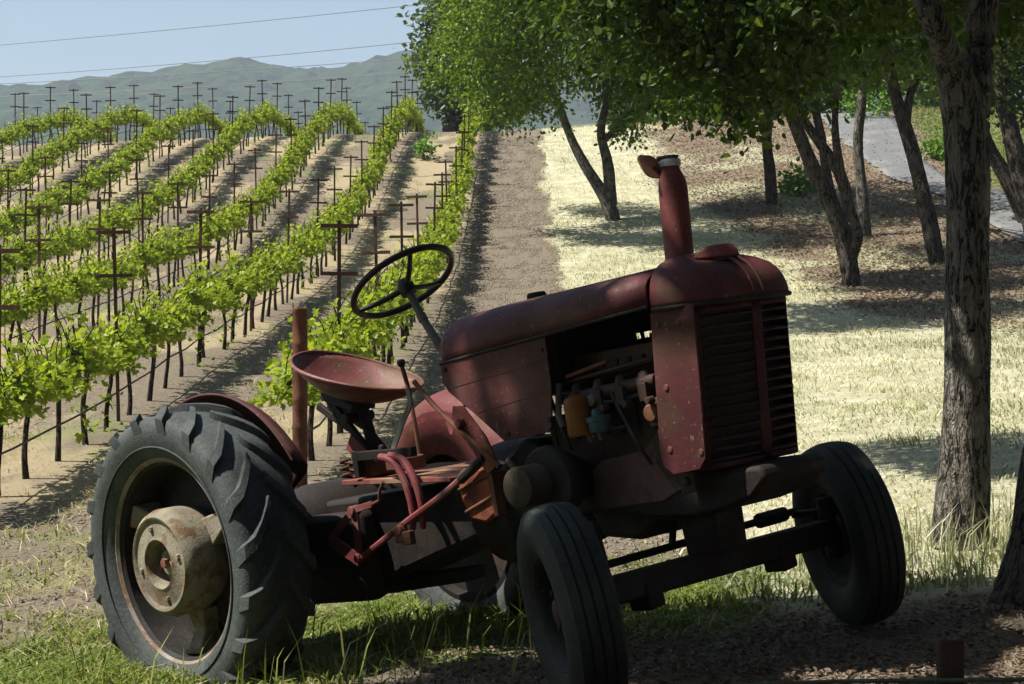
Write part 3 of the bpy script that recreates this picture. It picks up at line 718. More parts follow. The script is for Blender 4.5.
        for side in (-1, 1):
            for k in range(NL):
                a0 = 2*PI*(k+(.5 if side > 0 else 0))/NL; st = []
                for q in range(8):
                    t = q/7; wd = .012+t*.140 if q < 7 else .151
                    if q == 7: rb, rt, wdb = .475, .49, .146
                    elif q == 6: rb, rt, wdb = .505, .541, .138
                    else: rb, rt, wdb = .525, .574-.03*max(0, t-.45), wd*.96
                    if q == 6: wd = .149
                    an = a0 - (.34*t**.9); hw = (.024+.012*t)/.57; tw = hw*(.72 if q < 7 else .9)
                    st.append([(rb, an-hw, wdb), (rt, an-tw, wd), (rt, an+tw, wd), (rb, an+hw, wdb)])
                V = [(r*math.cos(a), side*wd, r*math.sin(a)) for row in st for r, a, wd in row]
                F = [(i*4+j, i*4+j+1, i*4+5+j, i*4+4+j) for i in range(7) for j in range(3)] + [(0, 1, 2, 3), (31, 30, 29, 28)]
                mb.add(V, F)
        mb.build('tyre', M['tyre'], rw, smooth=32, bevel=.005)
        # cast wheel weight / drum with a pierced face
        mb = MB().lathe([(.17, .03), (.195, -.02), (.2, -.06), (.2, -.13), (.19, -.155), (.175, -.168), (.165, -.166), (.158, -.158), (.105, -.162), (.092, -.168), (.085, -.16), (.082, -.10), (.05, -.10), (.045, -.125), (.02, -.13), (0, -.13)], 48)
        hub = mb.build('hub_weight', M['cast'], rw, smooth=40)
        for k in range(4):
            a = 2*PI*k/4+.5; MB().lathe([(0, -.171), (.010, -.170), (.013, -.16)], 6, 'Y', (.132*math.cos(a), 0, .132*math.sin(a))).build('lug_nut', M['cast'], rw)
        for k in range(4):
            a = 2*PI*k/4+.6; MB().lathe([(0, -.128), (.013, -.126), (.015, -.10)], 6, 'Y', (.064*math.cos(a), 0, .064*math.sin(a))).build('lug_nut', M['rust'], rw)
        MB().lathe([(0, -.15), (.018, -.148), (.022, -.12)], 6, 'Y').build('axle_nut', M['rust'], rw)
        for a in (R(48), R(168), R(288)):
            c, sn = math.cos(a), math.sin(a); px, pz = -sn, c
            V = []; mb = MB()
            for r, hw, y0, y1 in ((.185, .06, -.05, .03), (.27, .035, -.03, .035), (.352, .05, -.075, .045)):
                for (q, y) in ((-hw, y0), (hw, y0), (hw, y1), (-hw, y1)): V.append((r*c+px*q, y, r*sn+pz*q))
            F = [(i*4+j, i*4+(j+1) % 4, i*4+4+(j+1) % 4, i*4+4+j) for i in range(2) for j in range(4)]+[(3, 2, 1, 0), (8, 9, 10, 11)]
            mb.add(V, F); mb.build('spoke', M['cast'], rw, bevel=.008)
    # ---- fenders (inboard plate with a rolled flange)
    for s in (-1, 1):
        cx, Rf, a0, a1, Yf = (-.02, .602, R(30), R(166), -.43) if s < 0 else (.12, .48, R(-6), R(172), .46)
        angs = np.linspace(a0, a1, 28)
        rim_ = [(cx+Rf*math.cos(a), .595+Rf*math.sin(a)) for a in angs]
        mb = MB()
        mb.grid([[(cx+r*math.cos(a), Yf+s*dy, .595+r*math.sin(a)) for a in angs] for r, dy in ((.22, 0), (.4, .0), (Rf-.11, .0), (Rf-.055, .022), (Rf-.022, .055), (Rf-.006, .09), (Rf, .12))])
        mb.build('fender', M['redbright'] if s > 0 else M['red'], root, solid=.005, smooth=50)  # sun and shade put into colour: lighter red far fender, darker near one
        MB().tube([(x, Yf+s*.12, z) for x, z in rim_], .005, 8).build('fender_edge', M['red'], root)
    # ---- rear axle, gearbox, clutch housing
    mb = MB().lathe([(.10, -.52), (.11, -.45), (.13, -.35), (.17, -.2), (.19, -.14), (.19, .14), (.17, .2), (.13, .35), (.11, .45), (.10, .56)], 28, 'Y', (0, 0, .6))
    axh = mb.build('axle_housing', iron, root)
    MB().prism([(-.24, .36), (-.24, .68), (-.12, .715), (.62, .715), (1.02, .70), (1.02, .52), (.7, .45), (.3, .36)], -.17, .17).build('gearbox', iron, root, bevel=.02)
    MB().box((.26, -.22, .50), (.40, .10, .34)).build('drop_housing', iron, axh, bevel=.03)
    MB().prism([(-.2, .30), (.75, .35), (.75, .40), (-.2, .36)], -.06, .06).build('drawbar', iron, root, bevel=.006)
    MB().lathe([(.19, 1.0), (.22, 1.03), (.225, 1.22), (.2, 1.25), (.17, 1.42)], 24, 'X', (0, 0, .62)).build('bell_housing', iron, root, bevel=.004)
    mb = MB().prism([(1.02, .75), (1.06, .77), (1.17, .765), (1.205, .72), (1.20, .60), (1.14, .57), (1.06, .59), (1.03, .66)], -.245, -.18)
    clh = mb.build('clutch_housing', M['orange'], root, bevel=.012)
    mb = MB().tube([(1.03, -.25, .70), (1.2, -.25, .735)], .005, 8).tube([(1.05, -.25, .62), (1.22, -.25, .67)], .006, 8).box((1.215, -.23, .67), (.02, .06, .15)); mb.build('clutch_rod', rust, clh)
    mb = MB().lathe([(.0, -.425), (.05, -.423), (.066, -.416), (.068, -.41), (.068, -.33), (.07, -.325)], 28, 'Y', (1.51, 0, .69))
    pul = mb.build('belt_pulley', M['cast'], root); pul.data.materials[0] = weathered('worn_pulley_face', (.055, .046, .034), (.06, .034, .02), (.10, .085, .06), .4, .4, .7, 9)
    MB().lathe([(.0, -.325), (.115, -.325), (.125, -.31), (.125, -.29), (.09, -.22), (.06, -.16)], 28, 'Y', (1.55, 0, .685)).build('pulley_flange', iron, pul)
    mb = MB().prism([(1.22, .78), (1.34, .84), (1.42, .83), (1.42, .57), (1.3, .55), (1.22, .6)], -.2, .2); mb.build('flywheel_housing', iron, root, bevel=.02)
    # ---- platform, levers, brackets
    mb = MB().prism([(.36, .79), (.78, .765), (.98, .745), (.98, .73), (.36, .77)], -.24, .24); mb.build('foot_plate', weathered('muddy_red_plate', (.20, .06, .05), (.22, .12, .06), (.34, .26, .17), .5, .5, .8, 7), root, bevel=.003)
    mb = MB().box((.62, -.13, .815), (.12, .1, .05)).box((.48, -.15, .82), (.1, .1, .07)); mb.build('linkage_block', M['rust'], root, bevel=.008)
    mb = MB()
    hel = [(.36+.024*math.cos(t), -.20+.024*math.sin(t), .76+.0042*t) for t in np.linspace(0, 2*PI*4, 60)]
    mb.tube(hel, .006, 6); mb.build('coil_spring', rust, root)
    mb = MB().bar((.46, -.23, .87), (.80, -.23, .855), .03, .035).box((.47, -.23, .84), (.03, .035, .1)).lathe([(0, .9), (.012, .895), (.014, .87)], 8, 'Z', (.62, -.23, 0)); mb.build('cross_bar', iron, root, bevel=.003)
    def lever(name, pts, r, m, n=8):
        p, rr = smooth_path(pts, [r]*len(pts), 8); return MB().tube(p, rr, n).build(name, m, root)
    gl = lever('gear_lever', [(.575, -.02, .80), (.565, -.01, .95), (.55, 0, 1.08), (.535, 0, 1.175)], .009, M['rust'])
    MB().lathe([(0, -.016), (.012, -.013), (.018, 0), (.014, .013), (0, .017)], 12, 'Z', (.533, 0, 1.19)).build('knob', M['black'], gl)
    p, rr = smooth_path([(.83, -.24, 1.085), (.835, -.24, 1.03), (.78, -.24, .97), (.70, -.24, .88)], [.011]*4, 8)
    mb = MB()
    for a, b in zip(p[:-1], p[1:]): mb.bar(a, b, .006, .022, (0, 1, 0) if False else (.6, 0, .8))
    mb.build('hand_lever', M['green'], root)
    lever('control_rod', [(.93, -.285, 1.10), (1.02, -.285, 1.0), (1.15, -.285, .885), (1.30, -.285, .76)], .010, rust)
    mb = MB().prism([(1.10, .99), (1.15, .985), (1.24, .87), (1.28, .77), (1.22, .74), (1.15, .85), (1.08, .93)], -.275, -.267).lathe([(.0, -.3), (.016, -.298), (.018, -.27)], 10, 'Y', (1.135, 0, .93)); mb.build('quadrant_plate', weathered('red_yellow_plate', (.12, .03, .028), (.22, .12, .04), (.2, .14, .09), .5, .3, .6, 8), root)
    lr = lever('lift_rod', [(.475, -.30, .495), (.75, -.29, .605), (1.0, -.28, .70), (1.20, -.27, .795)], .0125, M['redbright'])
    MB().tube([(1.08, -.275, .735), (1.215, -.268, .80)], .018, 10).build('rod_end', iron, lr)
    for dx in (0, .055):
        p, rr = smooth_path([(.64+dx, -.26, .855), (.72+dx, -.265, .83), (.775+dx, -.27, .74), (.785+dx, -.27, .64), (.77+dx, -.27, .58)], [.014, .015, .015, .013, .011], 8)
        MB().tube(p, rr, 10).build('brake_lever', M['redbright'], root)
    mb = MB(); Yb = -.30
    A_, B_, C_ = (.315, Yb, .575), (.475, Yb, .49), (.49, Yb, .68)
    mb.bar(A_, B_, .012, .05, (0, 0, 1)); mb.bar(B_, C_, .012, .035, (1, 0, 0)); mb.bar(A_, C_, .012, .03, (0, 0, 1)); mb.bar((.47, Yb, .675), (.60, Yb, .69), .012, .025)
    mb.lathe([(.0, -.02), (.018, -.018), (.02, .02), (0, .022)], 10, 'Y', (.475, Yb, .5)); mb.lathe([(.0, -.02), (.018, -.018), (.02, .02), (0, .022)], 10, 'Y', (.485, Yb, .675))
    mb.build('hitch_bracket', M['redbright'], root, bevel=.002)
    mb = MB().tube([(.60, Yb, .69), (.645, Yb, .70), (.655, Yb, .735), (.685, Yb, .765)], .007, 8); mb.build('hook_rod', M['rust'], root); mb = MB().box((.74, Yb, .56), (.045, .03, .04)).box((.775, Yb, .555), (.05, .026, .05)).lathe([(0, Yb-.02), (.02, Yb-.018), (.02, Yb+.018)], 8, 'Y', (.74, 0, .585)); mb.build('clevis', M['rust'], root, bevel=.003)
    MB().prism([(.09, .68), (.125, .675), (.165, .77), (.155, .80)], -.48, -.47).build('fender_stay', M['redbright'], root)
    # ---- seat
    C0 = Vector((.255, 0, 1.19)); be = R(21.5); U = Vector((math.cos(be), 0, -math.sin(be))); Vv = Vector((0, 1, -.085)); Wn = Vector((math.sin(be), 0, math.cos(be)))
    P = []
    for r in np.linspace(0.02, 1, 12):
        row = []
        for k in range(49):
            t = 2*PI*k/48; ca, sa = math.cos(t), math.sin(t)
            a = .275*(1 if ca > 0 else .98); b = .245
            h = -.105*(1-r**2.4) + (.02*max(0, -ca)**2*r**3)
            q = C0+U*(a*ca*r)+Vv*(b*sa*r)+Wn*h; row.append(q)
        P.append(row)
    seat = MB().grid(P).build('seat', M['seatred'], root, solid=.007, smooth=50)
    MB().tube(P[-1], .007, 8, False).build('seat_rim', M['seatred'], seat)
    mb = MB()
    for y in (-.035, .035):
        mb.bar((.10, y, 1.105), (.31, y, .86), .022, .03, (1, 0, .6)); mb.bar((.02, y, 1.09), (.20, y, .98), .02, .03, (1, 0, .6))
    mb.box((.17, 0, 1.09), (.2, .12, .03), (0, R(20), 0)).tube([(.22, -.07, 1.02), (.22, .07, 1.02)], .02, 10).bar((.25, 0, 1.08), (.30, .0, .80), .04, .03, (1, 0, 0))
    mb.build('seat_support', iron, seat, bevel=.004)
    mb = MB().bar((.20, -.05, .93), (.36, -.06, .80), .012, .07, (1, 0, 1)).bar((.34, -.06, .80), (.48, -.08, .79), .05, .03); mb.build('seat_bracket', M['redbright'], seat, bevel=.004)
    # ---- steering
    c = Vector((.621, 0, 1.489)); nrm = Vector((-.49, 0, .872)).normalized(); ux = Vector((nrm.z, 0, -nrm.x)); uy = Vector((0, 1, 0)); rw_ = .206
    pts = [c+(ux*math.cos(t)+uy*math.sin(t))*rw_ for t in np.linspace(0, 2*PI, 65)]
    sw = MB().tube(pts, .0125, 12, False).build('steering_wheel', M['black'], root)
    mb = MB(); dn = nrm*-.035
    mb.tube([c+dn*1.6, c+dn*.6, c-dn*.1], [.03, .034, .022], 16)
    for t in (R(97), R(-23), R(217)):
        e = c+(ux*math.cos(t)+uy*math.sin(t))*rw_; mid = (c+dn*.8).lerp(e, .5)+nrm*-.008
        p, rr = smooth_path([c+dn*.8, mid, e], [.0125, .010, .009], 6); mb.tube(p, rr, 10)
    mb.build('spokes', M['black'], sw)
    MB().tube([c+dn*1.4, (.70, 0, 1.335), (.80, 0, 1.175), (.92, 0, .98)], [.0155, .0155, .017, .017], 14).tube([(.692, 0, 1.352), (.704, 0, 1.329)], .019, 14).build('steering_column', M['grey'], root)
    return root
build_tractor()

# ------------------------------------------------------------------ vineyard
def row_x(k, d): return -1.51+.008*(d-16)-2.3*k
def vine_meshes(i):
    sp = .52
    mb = MB(); h = .74+.03*random.uniform(-1, 1)
    pts = [(0, 0, -.1)]; x = y = 0
    for z in (.16, .36, .55, h):
        x += random.uniform(-.03, .03); y += random.uniform(-.035, .035); pts.append((x, y, z))
    p, r = smooth_path(pts, [.032, .024, .021, .021, .028], 4); mb.tube(p, r, 7)
    for s in (-1, 1):
        q = [(x, y, h-.03), (x+.01, y+s*.16, h+.06), (x*.5, y+s*.36, h+.07), (0, s*sp, h+.06)]
        p, r = smooth_path(q, [.026, .022, .018, .014], 4); mb.tube(p, r, 6)
    for _ in range(9):      # canes reaching up through the leaves
        b_ = Vector((random.uniform(-.04, .04), random.uniform(-sp, sp), h+.05)); e_ = b_+Vector((random.uniform(-.22, .22), random.uniform(-.2, .2), random.uniform(.2, .42)))
        p, r = smooth_path([b_, b_.lerp(e_, .5)+Vector((random.uniform(-.05, .05), random.uniform(-.05, .05), .04)), e_], [.006, .005, .003], 4); mb.tube(p, r, 5)
    tm = mb
    n = 600
    P = np.stack([np.clip(rng.normal(0, .10, n), -.27, .27), rng.uniform(-.58, .58, n), h-.02+np.abs(rng.normal(.045, .105, n))], 1)
    P[:, 2] -= np.abs(P[:, 0])*.35
    P[:, 2] = np.clip(P[:, 2], h-.08, 1.16)
    low = rng.random(n) < .16; P[low, 2] = h-rng.uniform(.0, .10, low.sum())
    # shoots
    ex = []
    for _ in range(4):
        b = np.array([random.uniform(-.15, .15), random.uniform(-.5, .5), h+.18]); dr = np.array([random.uniform(-.3, .3), random.uniform(-.3, .3), 1])
        for t in np.linspace(.02, .2, 6): ex.append(b+dr*t+rng.normal(size=3)*.02)
    if i % 3 == 1:
        for _ in range(22): ex.append(np.array([random.gauss(0, .06), random.gauss(0, .07), random.uniform(.05, .42)]))
    P = np.concatenate([P, np.array(ex)]); n = len(P)
    D = np.stack([P[:, 0]*2.2, rng.normal(size=n)*.5, rng.normal(size=n)*.5-.15], 1)+rng.normal(size=(n, 3))*.45
    U = np.stack([rng.normal(size=n)*.5, rng.normal(size=n)*.5, np.ones(n)], 1)
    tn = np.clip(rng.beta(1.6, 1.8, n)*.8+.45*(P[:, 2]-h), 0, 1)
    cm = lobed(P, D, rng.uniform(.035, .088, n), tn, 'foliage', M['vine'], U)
    return tm, cm
ROWNAME = ['vine row right behind the tractor', 'second vine row left of the tractor', 'third vine row left of the tractor', 'fourth vine row left of the tractor',
           'fifth vine row left of the tractor', 'sixth vine row, far left on the hill', 'seventh vine row, at the far left crest']
protos = []
for i in range(7):
    tm, cm = vine_meshes(i); root = empty('grapevine')
    a = tm.build('trunk', M['vinebark'], root); b = bpy.data.objects.new('foliage', cm); col.objects.link(b); b.parent = root
    protos.append((root, a, b))
used = [False]*7
XEDGE = .31
for k in range(7):
    start = 13.0 if k == 0 else max(12.4, -row_x(k, 20)/XEDGE)
    d = start + .3*random.random()
    while d < 68:
        v = random.randrange(7); root, a, b = protos[v]; x = row_x(k, d)+random.uniform(-.05, .05)
        if used[v]:
            r2 = root.copy(); col.objects.link(r2)
            for ch in (a, b): c2 = ch.copy(); col.objects.link(c2); c2.parent = r2
        else: r2 = root; used[v] = True
        r2.location = (x, d, G(x, d)); s = random.uniform(.9, 1.12); r2.scale = (s, 1.0, s)
        r2.rotation_euler = (0, 0, random.choice((0, PI))+random.uniform(-.06, .06))
        tag(r2, 'leafy grapevine in the '+ROWNAME[k], 'grapevine', 'grapevines in the '+ROWNAME[k])
        d += random.uniform(.84, .96)
# trellis stakes with two crossarms
def stake_proto():
    root = empty('trellis_stake')
    mb = MB(); mb.bar((0, 0, -.2), (0, 0, 1.93), .034, .012, (0, 1, 0)); mb.bar((0, .012, -.2), (0, .012, 1.93), .008, .03, (0, 1, 0)); mb.build('stake', M['stake'], root)
    for z in (1.88, 1.46): MB().box((0, -.016, z), (.33, .02, .034)).build('crossarm', M['stake'], root)
    return root
sp = stake_proto(); first = True
LOOK = ['in the '+q for q in ROWNAME]
for k in range(8):
    start = 15.9 if k == 0 else 13.4 if k == 1 else 15
    d = start+(k % 3)*.9*(k > 1)
    while d < 74:
        x = row_x(k, d)+random.uniform(-.03, .03)
        if x > -XEDGE*d:
            if first: r2 = sp; first = False
            else:
                r2 = sp.copy(); col.objects.link(r2)
                for ch in list(sp.children): c2 = ch.copy(); col.objects.link(c2); c2.parent = r2
            r2.location = (x, d, G(x, d)); r2.rotation_euler = (random.uniform(-.025, .025), random.uniform(-.03, .03), random.uniform(-.15, .15))
            kk = min(k, 6)
            tag(r2, 'rusty two armed trellis stake '+LOOK[kk], 'trellis stake', 'trellis stakes '+LOOK[kk])
        d += 4.05 if k < 2 and d < 30 else 3.1
# drip hoses and wires along each row
for k in range(7):
    pts = [(row_x(k, d)+.03, d, G(row_x(k, d), d)+.36+.02*math.sin(d*3)) for d in np.arange(13.0 if k == 0 else max(11.5, -row_x(k, 20)/XEDGE-.5), 66, 1.0)]
    h = MB().tube(pts, .009, 6).build('drip_hose', M['black']); tag(h, 'thin black drip hose strung through the '+ROWNAME[k], 'hose', 'drip hoses along the vine rows')
# end post by the tractor
e = hit(300, 512, 8, 20); e = Vector((at(300, 400, 12.3).x, 12.3, 0)); e.z = G(e.x, e.y)
mb = MB(); top = ZC-(308-342)/FPX*12.3-e.z
prof = [(.0515, -.3)]
for z in np.arange(.12, top-.08, .19): prof += [(.0515, z-.012), (.0532, z-.006), (.0532, z+.006), (.0515, z+.012)]
prof += [(.0515, top-.03), (.053, top-.028), (.053, top-.004), (.046, top), (.044, top-.02), (0, top-.02)]
o = mb.lathe(prof, 24, 'Z').build('end_post', M['postrust'], smooth=40); o.location = e; tag(o, 'thick rusty pipe post standing behind the tractor seat at the end of the vine row', 'post')
# irrigation riser
xr, yr = at(370, 400, 13.4).x, 13.4
p, r = smooth_path([(xr-.05, yr, G(xr, yr)-.05), (xr-.04, yr, G(xr, yr)+.2), (xr+.01, yr, G(xr, yr)+.42), (xr+.0, yr+.02, G(xr, yr)+.62)], [.011]*4, 8)
m_, n_, o_ = new_mat('pale_blue_hose'); q_ = N(n_, 'BsdfPrincipled'); n_.links.new(mixc(n_, noise(n_, 30, 3, .5, texco(n_)), (.35, .5, .56), (.6, .68, .7)), q_.inputs['Base Color']); n_.links.new(q_.outputs[0], o_.inputs[0])
tag(MB().tube(p, r, 8).build('irrigation_riser', m_), 'pale blue hose riser among the first vines behind the seat', 'hose')

# overhead wires, far behind the hill crest
mw, nw, ow = new_mat('wire_metal'); pw = N(nw, 'BsdfPrincipled'); nw.links.new(mixc(nw, noise(nw, 3, 2), (.10, .10, .11), (.2, .2, .21)), pw.inputs['Base Color']); nw.links.new(pw.outputs[0], ow.inputs[0])
for nm, a, b, sag in (('uppermost overhead wire crossing the clear blue sky', (-300, 68), (700, -28), 7), ('middle overhead wire passing just over the hill ridge', (-300, 92), (700, 8), 12), ('thin lower overhead wire close under the middle wire', (-300, 94), (700, 32), 10), ('lowest overhead wire crossing in front of the wooded ridge', (-300, 104), (700, 46), 12)):
    pts = []
    for t in np.linspace(0, 1, 40): pts.append(at(a[0]*(1-t)+b[0]*t, a[1]*(1-t)+b[1]*t+sag*4*t*(1-t), 150-20*t))
    tag(MB().tube(pts, .027, 6).build('overhead_wire', mw), nm, 'wire', 'overhead power wires')

# ------------------------------------------------------------------ trees
def V3(u, v, d): return tuple(at(u, v, d))
def clump(u, v, d, r, n, flat=.8): return (V3(u, v, d), (r, r, r*flat), n)
def gbase(u, v, sink=.1):
    h = hit(u, v); return (h.x, h.y, h.z-sink)
# small forked tree on the slope
b = gbase(614, 220); d = b[1]
tree('oak_tree', 'small forked oak with a bright green crown on the sunny slope', [
    ([b, V3(606, 200, d), V3(585, 165, d), V3(570, 135, d), V3(555, 95, d), V3(540, 60, d)], [.19, .16, .12, .1, .08, .04]),
    ([V3(611, 205, d), V3(608, 165, d), V3(601, 130, d), V3(610, 90, d), V3(615, 50, d)], [.15, .13, .1, .08, .04]),
    ([V3(604, 140, d), V3(625, 120, d), V3(640, 100, d+.5)], [.08, .06, .03])],
    [clump(470, 60, d-2, 1.0, 2300), clump(500, 95, d-3, .9, 2000), clump(520, 40, d-3.5, 1.1, 2800), clump(545, 85, d-1, .8, 1800), clump(480, 20, d+1, 1.1, 2600), clump(555, 10, d-4, 1.2, 3000), clump(600, 20, d-5, 1.2, 2600), clump(520, -20, d-5, 1.3, 2600), clump(570, -50, d-3, 1.5, 2600), clump(420, -105, 38, 1.3, 2000), clump(500, -105, 38.5, 1.4, 2200), clump(560, -115, 37, 1.4, 2200), clump(470, -110, 41, 1.4, 2000), clump(620, -110, 39, 1.3, 1800),
     clump(605, 60, d, 1.1, 2600), clump(630, 95, d, .8, 1700), clump(615, 20, d, 1.2, 2800), clump(655, 60, d+.5, 1.0, 2200), clump(620, 128, d, .4, 400), clump(480, -20, d, 1.2, 1500), clump(560, -30, d, 1.4, 1500)],
    .105, M['oakbright'], M['bark'], twig=.3, n=10, per=22)
# greyer tree at the crest behind it
b = (-2.4, 66, G(-2.4, 66)-.2); d = 66
tree('oak_tree', 'hazy grey green oak standing at the hill crest where the vine rows end', [([b, V3(455, 110, d), V3(450, 70, d), V3(445, 30, d)], [.4, .32, .22, .1])],
    [clump(450, 60, d, 1.25, 1800), clump(465, 90, d, 1.1, 1500), clump(456, 25, d, 1.4, 2200), clump(478, 45, d, 1.5, 2200), clump(446, 92, d, .7, 700), clump(494, 85, d, 1.2, 1600), clump(480, 108, d, .7, 700), clump(500, 20, d, 1.5, 2000), clump(474, -5, d, 1.5, 2000)], .22, M['greytree'], M['barkdark'], twig=.4, n=8)

# group of leaning trunks beside the litter bank
T3 = [
    ('leaning oak with three trunks in the shade of the litter bank', (853, 286), [[(846, 250), (836, 215), (812, 165), (793, 120), (770, 60)], [.26, .24, .23, .2, .17, .1]], 'barkdark'),
    ('slim pale trunked oak leaning left just behind the three trunked oak', (866, 236), [[(862, 190), (858, 140), (862, 90), (855, 40)], [.17, .15, .14, .12, .06]], 'bark'),
    ('thin dark trunked oak left of the slim pale one', (838, 222), [[(828, 180), (822, 140), (812, 90), (815, 40)], [.15, .13, .12, .1, .05]], 'barkdark'),
    ('short straight oak trunk half hidden behind hanging leaves', (772, 204), [[(770, 170), (767, 130), (775, 80), (780, 30)], [.17, .15, .14, .11, .05]], 'barkdark'),
    ('dark oak curving left between the road and the tall near trunk', (938, 264), [[(928, 215), (915, 160), (898, 105), (888, 60), (875, 10)], [.24, .22, .2, .17, .13, .06]], 'barkdark'),
    ('dark oak leaning left right of the tall near trunk, beside the road', (1030, 224), [[(1008, 180), (990, 150), (975, 110), (968, 60)], [.26, .22, .19, .16, .08]], 'barkdark'),
    ('dark oak at the right picture edge rising straight beside the road', (1036, 236), [[(1018, 160), (1004, 100), (1000, 50), (990, 0)], [.30, .26, .22, .2, .1]], 'barkdark')]
CR = [[(700, 10, 1.3), (640, -10, 1.2), (600, -35, 1.2), (735, -45, 1.5), (670, -75, 1.5), (610, -90, 1.3), (560, -70, 1.1), (770, 60, 1.0), (740, 30, 1.1), (790, 20, 1.2), (720, 65, .8), (810, 55, .8), (760, -10, 1.3), (745, 85, .5)],
      [(780, -60, 1.3), (830, -95, 1.4), (720, -95, 1.4), (850, 30, .9), (875, 10, 1.0), (835, 60, .6), (860, -20, 1.2)],
      [(695, -40, 1.4, 40.5), (745, -70, 1.4, 42), (640, -55, 1.3, 42), (772, -85, 1.3, 32.5), (815, -90, 1.2, 31), (815, 30, .9), (800, 75, .6), (830, 0, 1.0), (790, 50, .8)],
      [(775, 45, 1.2), (730, 60, 1.0), (700, 30, 1.3), (690, 75, .8), (750, 0, 1.5), (660, 20, 1.2)],
      [(900, -70, 1.4), (830, -60, 1.3), (860, -110, 1.5), (950, -90, 1.4), (875, 15, .9), (905, 40, .7), (930, 10, .9), (880, 70, .4), (900, -20, 1.1), (945, 50, .6)],
      [(965, 50, 1.0), (1000, 30, 1.0), (985, -5, 1.2), (950, 20, .8)],
      [(1000, 20, 1.2), (1030, 60, 1.0), (1010, 100, .6), (1040, 0, 1.4), (975, -10, 1.2)]]
for (lab, bp, (tp, rd), bk), cl in zip(T3, CR):
    b = gbase(*bp); d = b[1]; sc = d/30*.62
    limbs = [([b]+[V3(u, v, d) for u, v in tp], [r*sc for r in rd])]
    if 'three trunks' in lab:
        limbs.append(([V3(847, 258, d), V3(850, 220, d+.4), V3(838, 170, d+.6), V3(800, 110, d+1), V3(790, 40, d+1)], [.2*sc, .18*sc, .16*sc, .12*sc, .05*sc]))
        limbs.append(([V3(849, 262, d), V3(858, 235, d-.3), V3(845, 190, d-.5), V3(835, 130, d-.6), V3(840, 60, d-.6)], [.15*sc, .13*sc, .12*sc, .1*sc, .05*sc]))
    if 'curving left' in lab: limbs.append(([V3(906, 130, d), V3(912, 90, d), V3(935, 50, d+.5), V3(940, 10, d+1)], [.13*sc, .11*sc, .08*sc, .04*sc]))
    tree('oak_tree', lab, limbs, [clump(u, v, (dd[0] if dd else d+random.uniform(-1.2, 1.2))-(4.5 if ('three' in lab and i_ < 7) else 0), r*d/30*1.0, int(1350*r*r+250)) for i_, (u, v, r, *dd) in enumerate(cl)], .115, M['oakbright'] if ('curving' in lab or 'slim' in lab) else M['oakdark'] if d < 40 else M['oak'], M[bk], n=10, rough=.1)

# tall near oak with the split trunk
b = gbase(963, 548, .15); d = b[1]
near = [clump(u, v, dd, r, n) for u, v, dd, r, n in ((713, -125, 8.06, .36, 800), (762, -160, 8.06, .36, 800), (843, -160, 8.1, .34, 800), (800, -180, 8.0, .36, 800), (740, -210, 8.0, .4, 900), (680, -160, 7.9, .34, 700), (900, -130, 8.15, .3, 600),
    (650, -20, 11, .62, 1600), (700, 20, 11, .5, 1300), (720, 75, 10.6, .30, 520), (735, 112, 10.4, .17, 170), (680, 60, 11.5, .38, 700),
    (760, -10, 10.5, .6, 1600), (800, 40, 10.8, .42, 900), (850, -30, 10, .6, 1600), (880, -60, 9.8, .4, 700), (775, 80, 11, .28, 420),
    (700, -90, 10.5, .8, 2200), (600, -110, 11.5, .9, 2400), (800, -110, 10, .8, 2200), (900, -90, 9.2, .7, 1900), (1000, -60, 8.8, .6, 1400), (1080, -40, 9, .7, 1400), (960, -150, 8.5, 1.0, 2500), (850, -210, 9.4, 1.1, 2500), (700, -210, 10.5, 1.1, 2500), (560, -200, 11.5, 1.0, 2200), (1060, -180, 8.6, 1.1, 2200), (500, -130, 12, .7, 1400))]
tree('oak_tree', 'tall near oak with a rugged sunlit trunk that splits in two, right of the tractor', [
    ([b, V3(962, 520, d), V3(966, 400, d), V3(967, 280, d), V3(968, 180, d), V3(962, 100, d), V3(948, 60, d-.1), V3(925, 0, d-.3), V3(880, -110, d+.3), V3(800, -200, d+1.2), V3(700, -230, d+2)], [.15, .122, .105, .098, .098, .10, .062, .052, .05, .045, .03]),
    ([V3(968, 230, d), V3(970, 150, d), V3(976, 80, d+.05), V3(984, 0, d+.1), V3(1000, -120, d+.1), V3(1010, -220, d)], [.06, .078, .075, .068, .055, .04]),
    ([V3(880, -110, d+.3), V3(780, -100, d+1.6), V3(680, -60, d+2.6), V3(600, -40, d+3.3)], [.06, .05, .035, .02])],
    [(c, r, int(n*1.35)) for c, r, n in near], .06, M['oakdark'], M['bark'], n=28, rough=.06, twig=.13, tint=(0, .85))
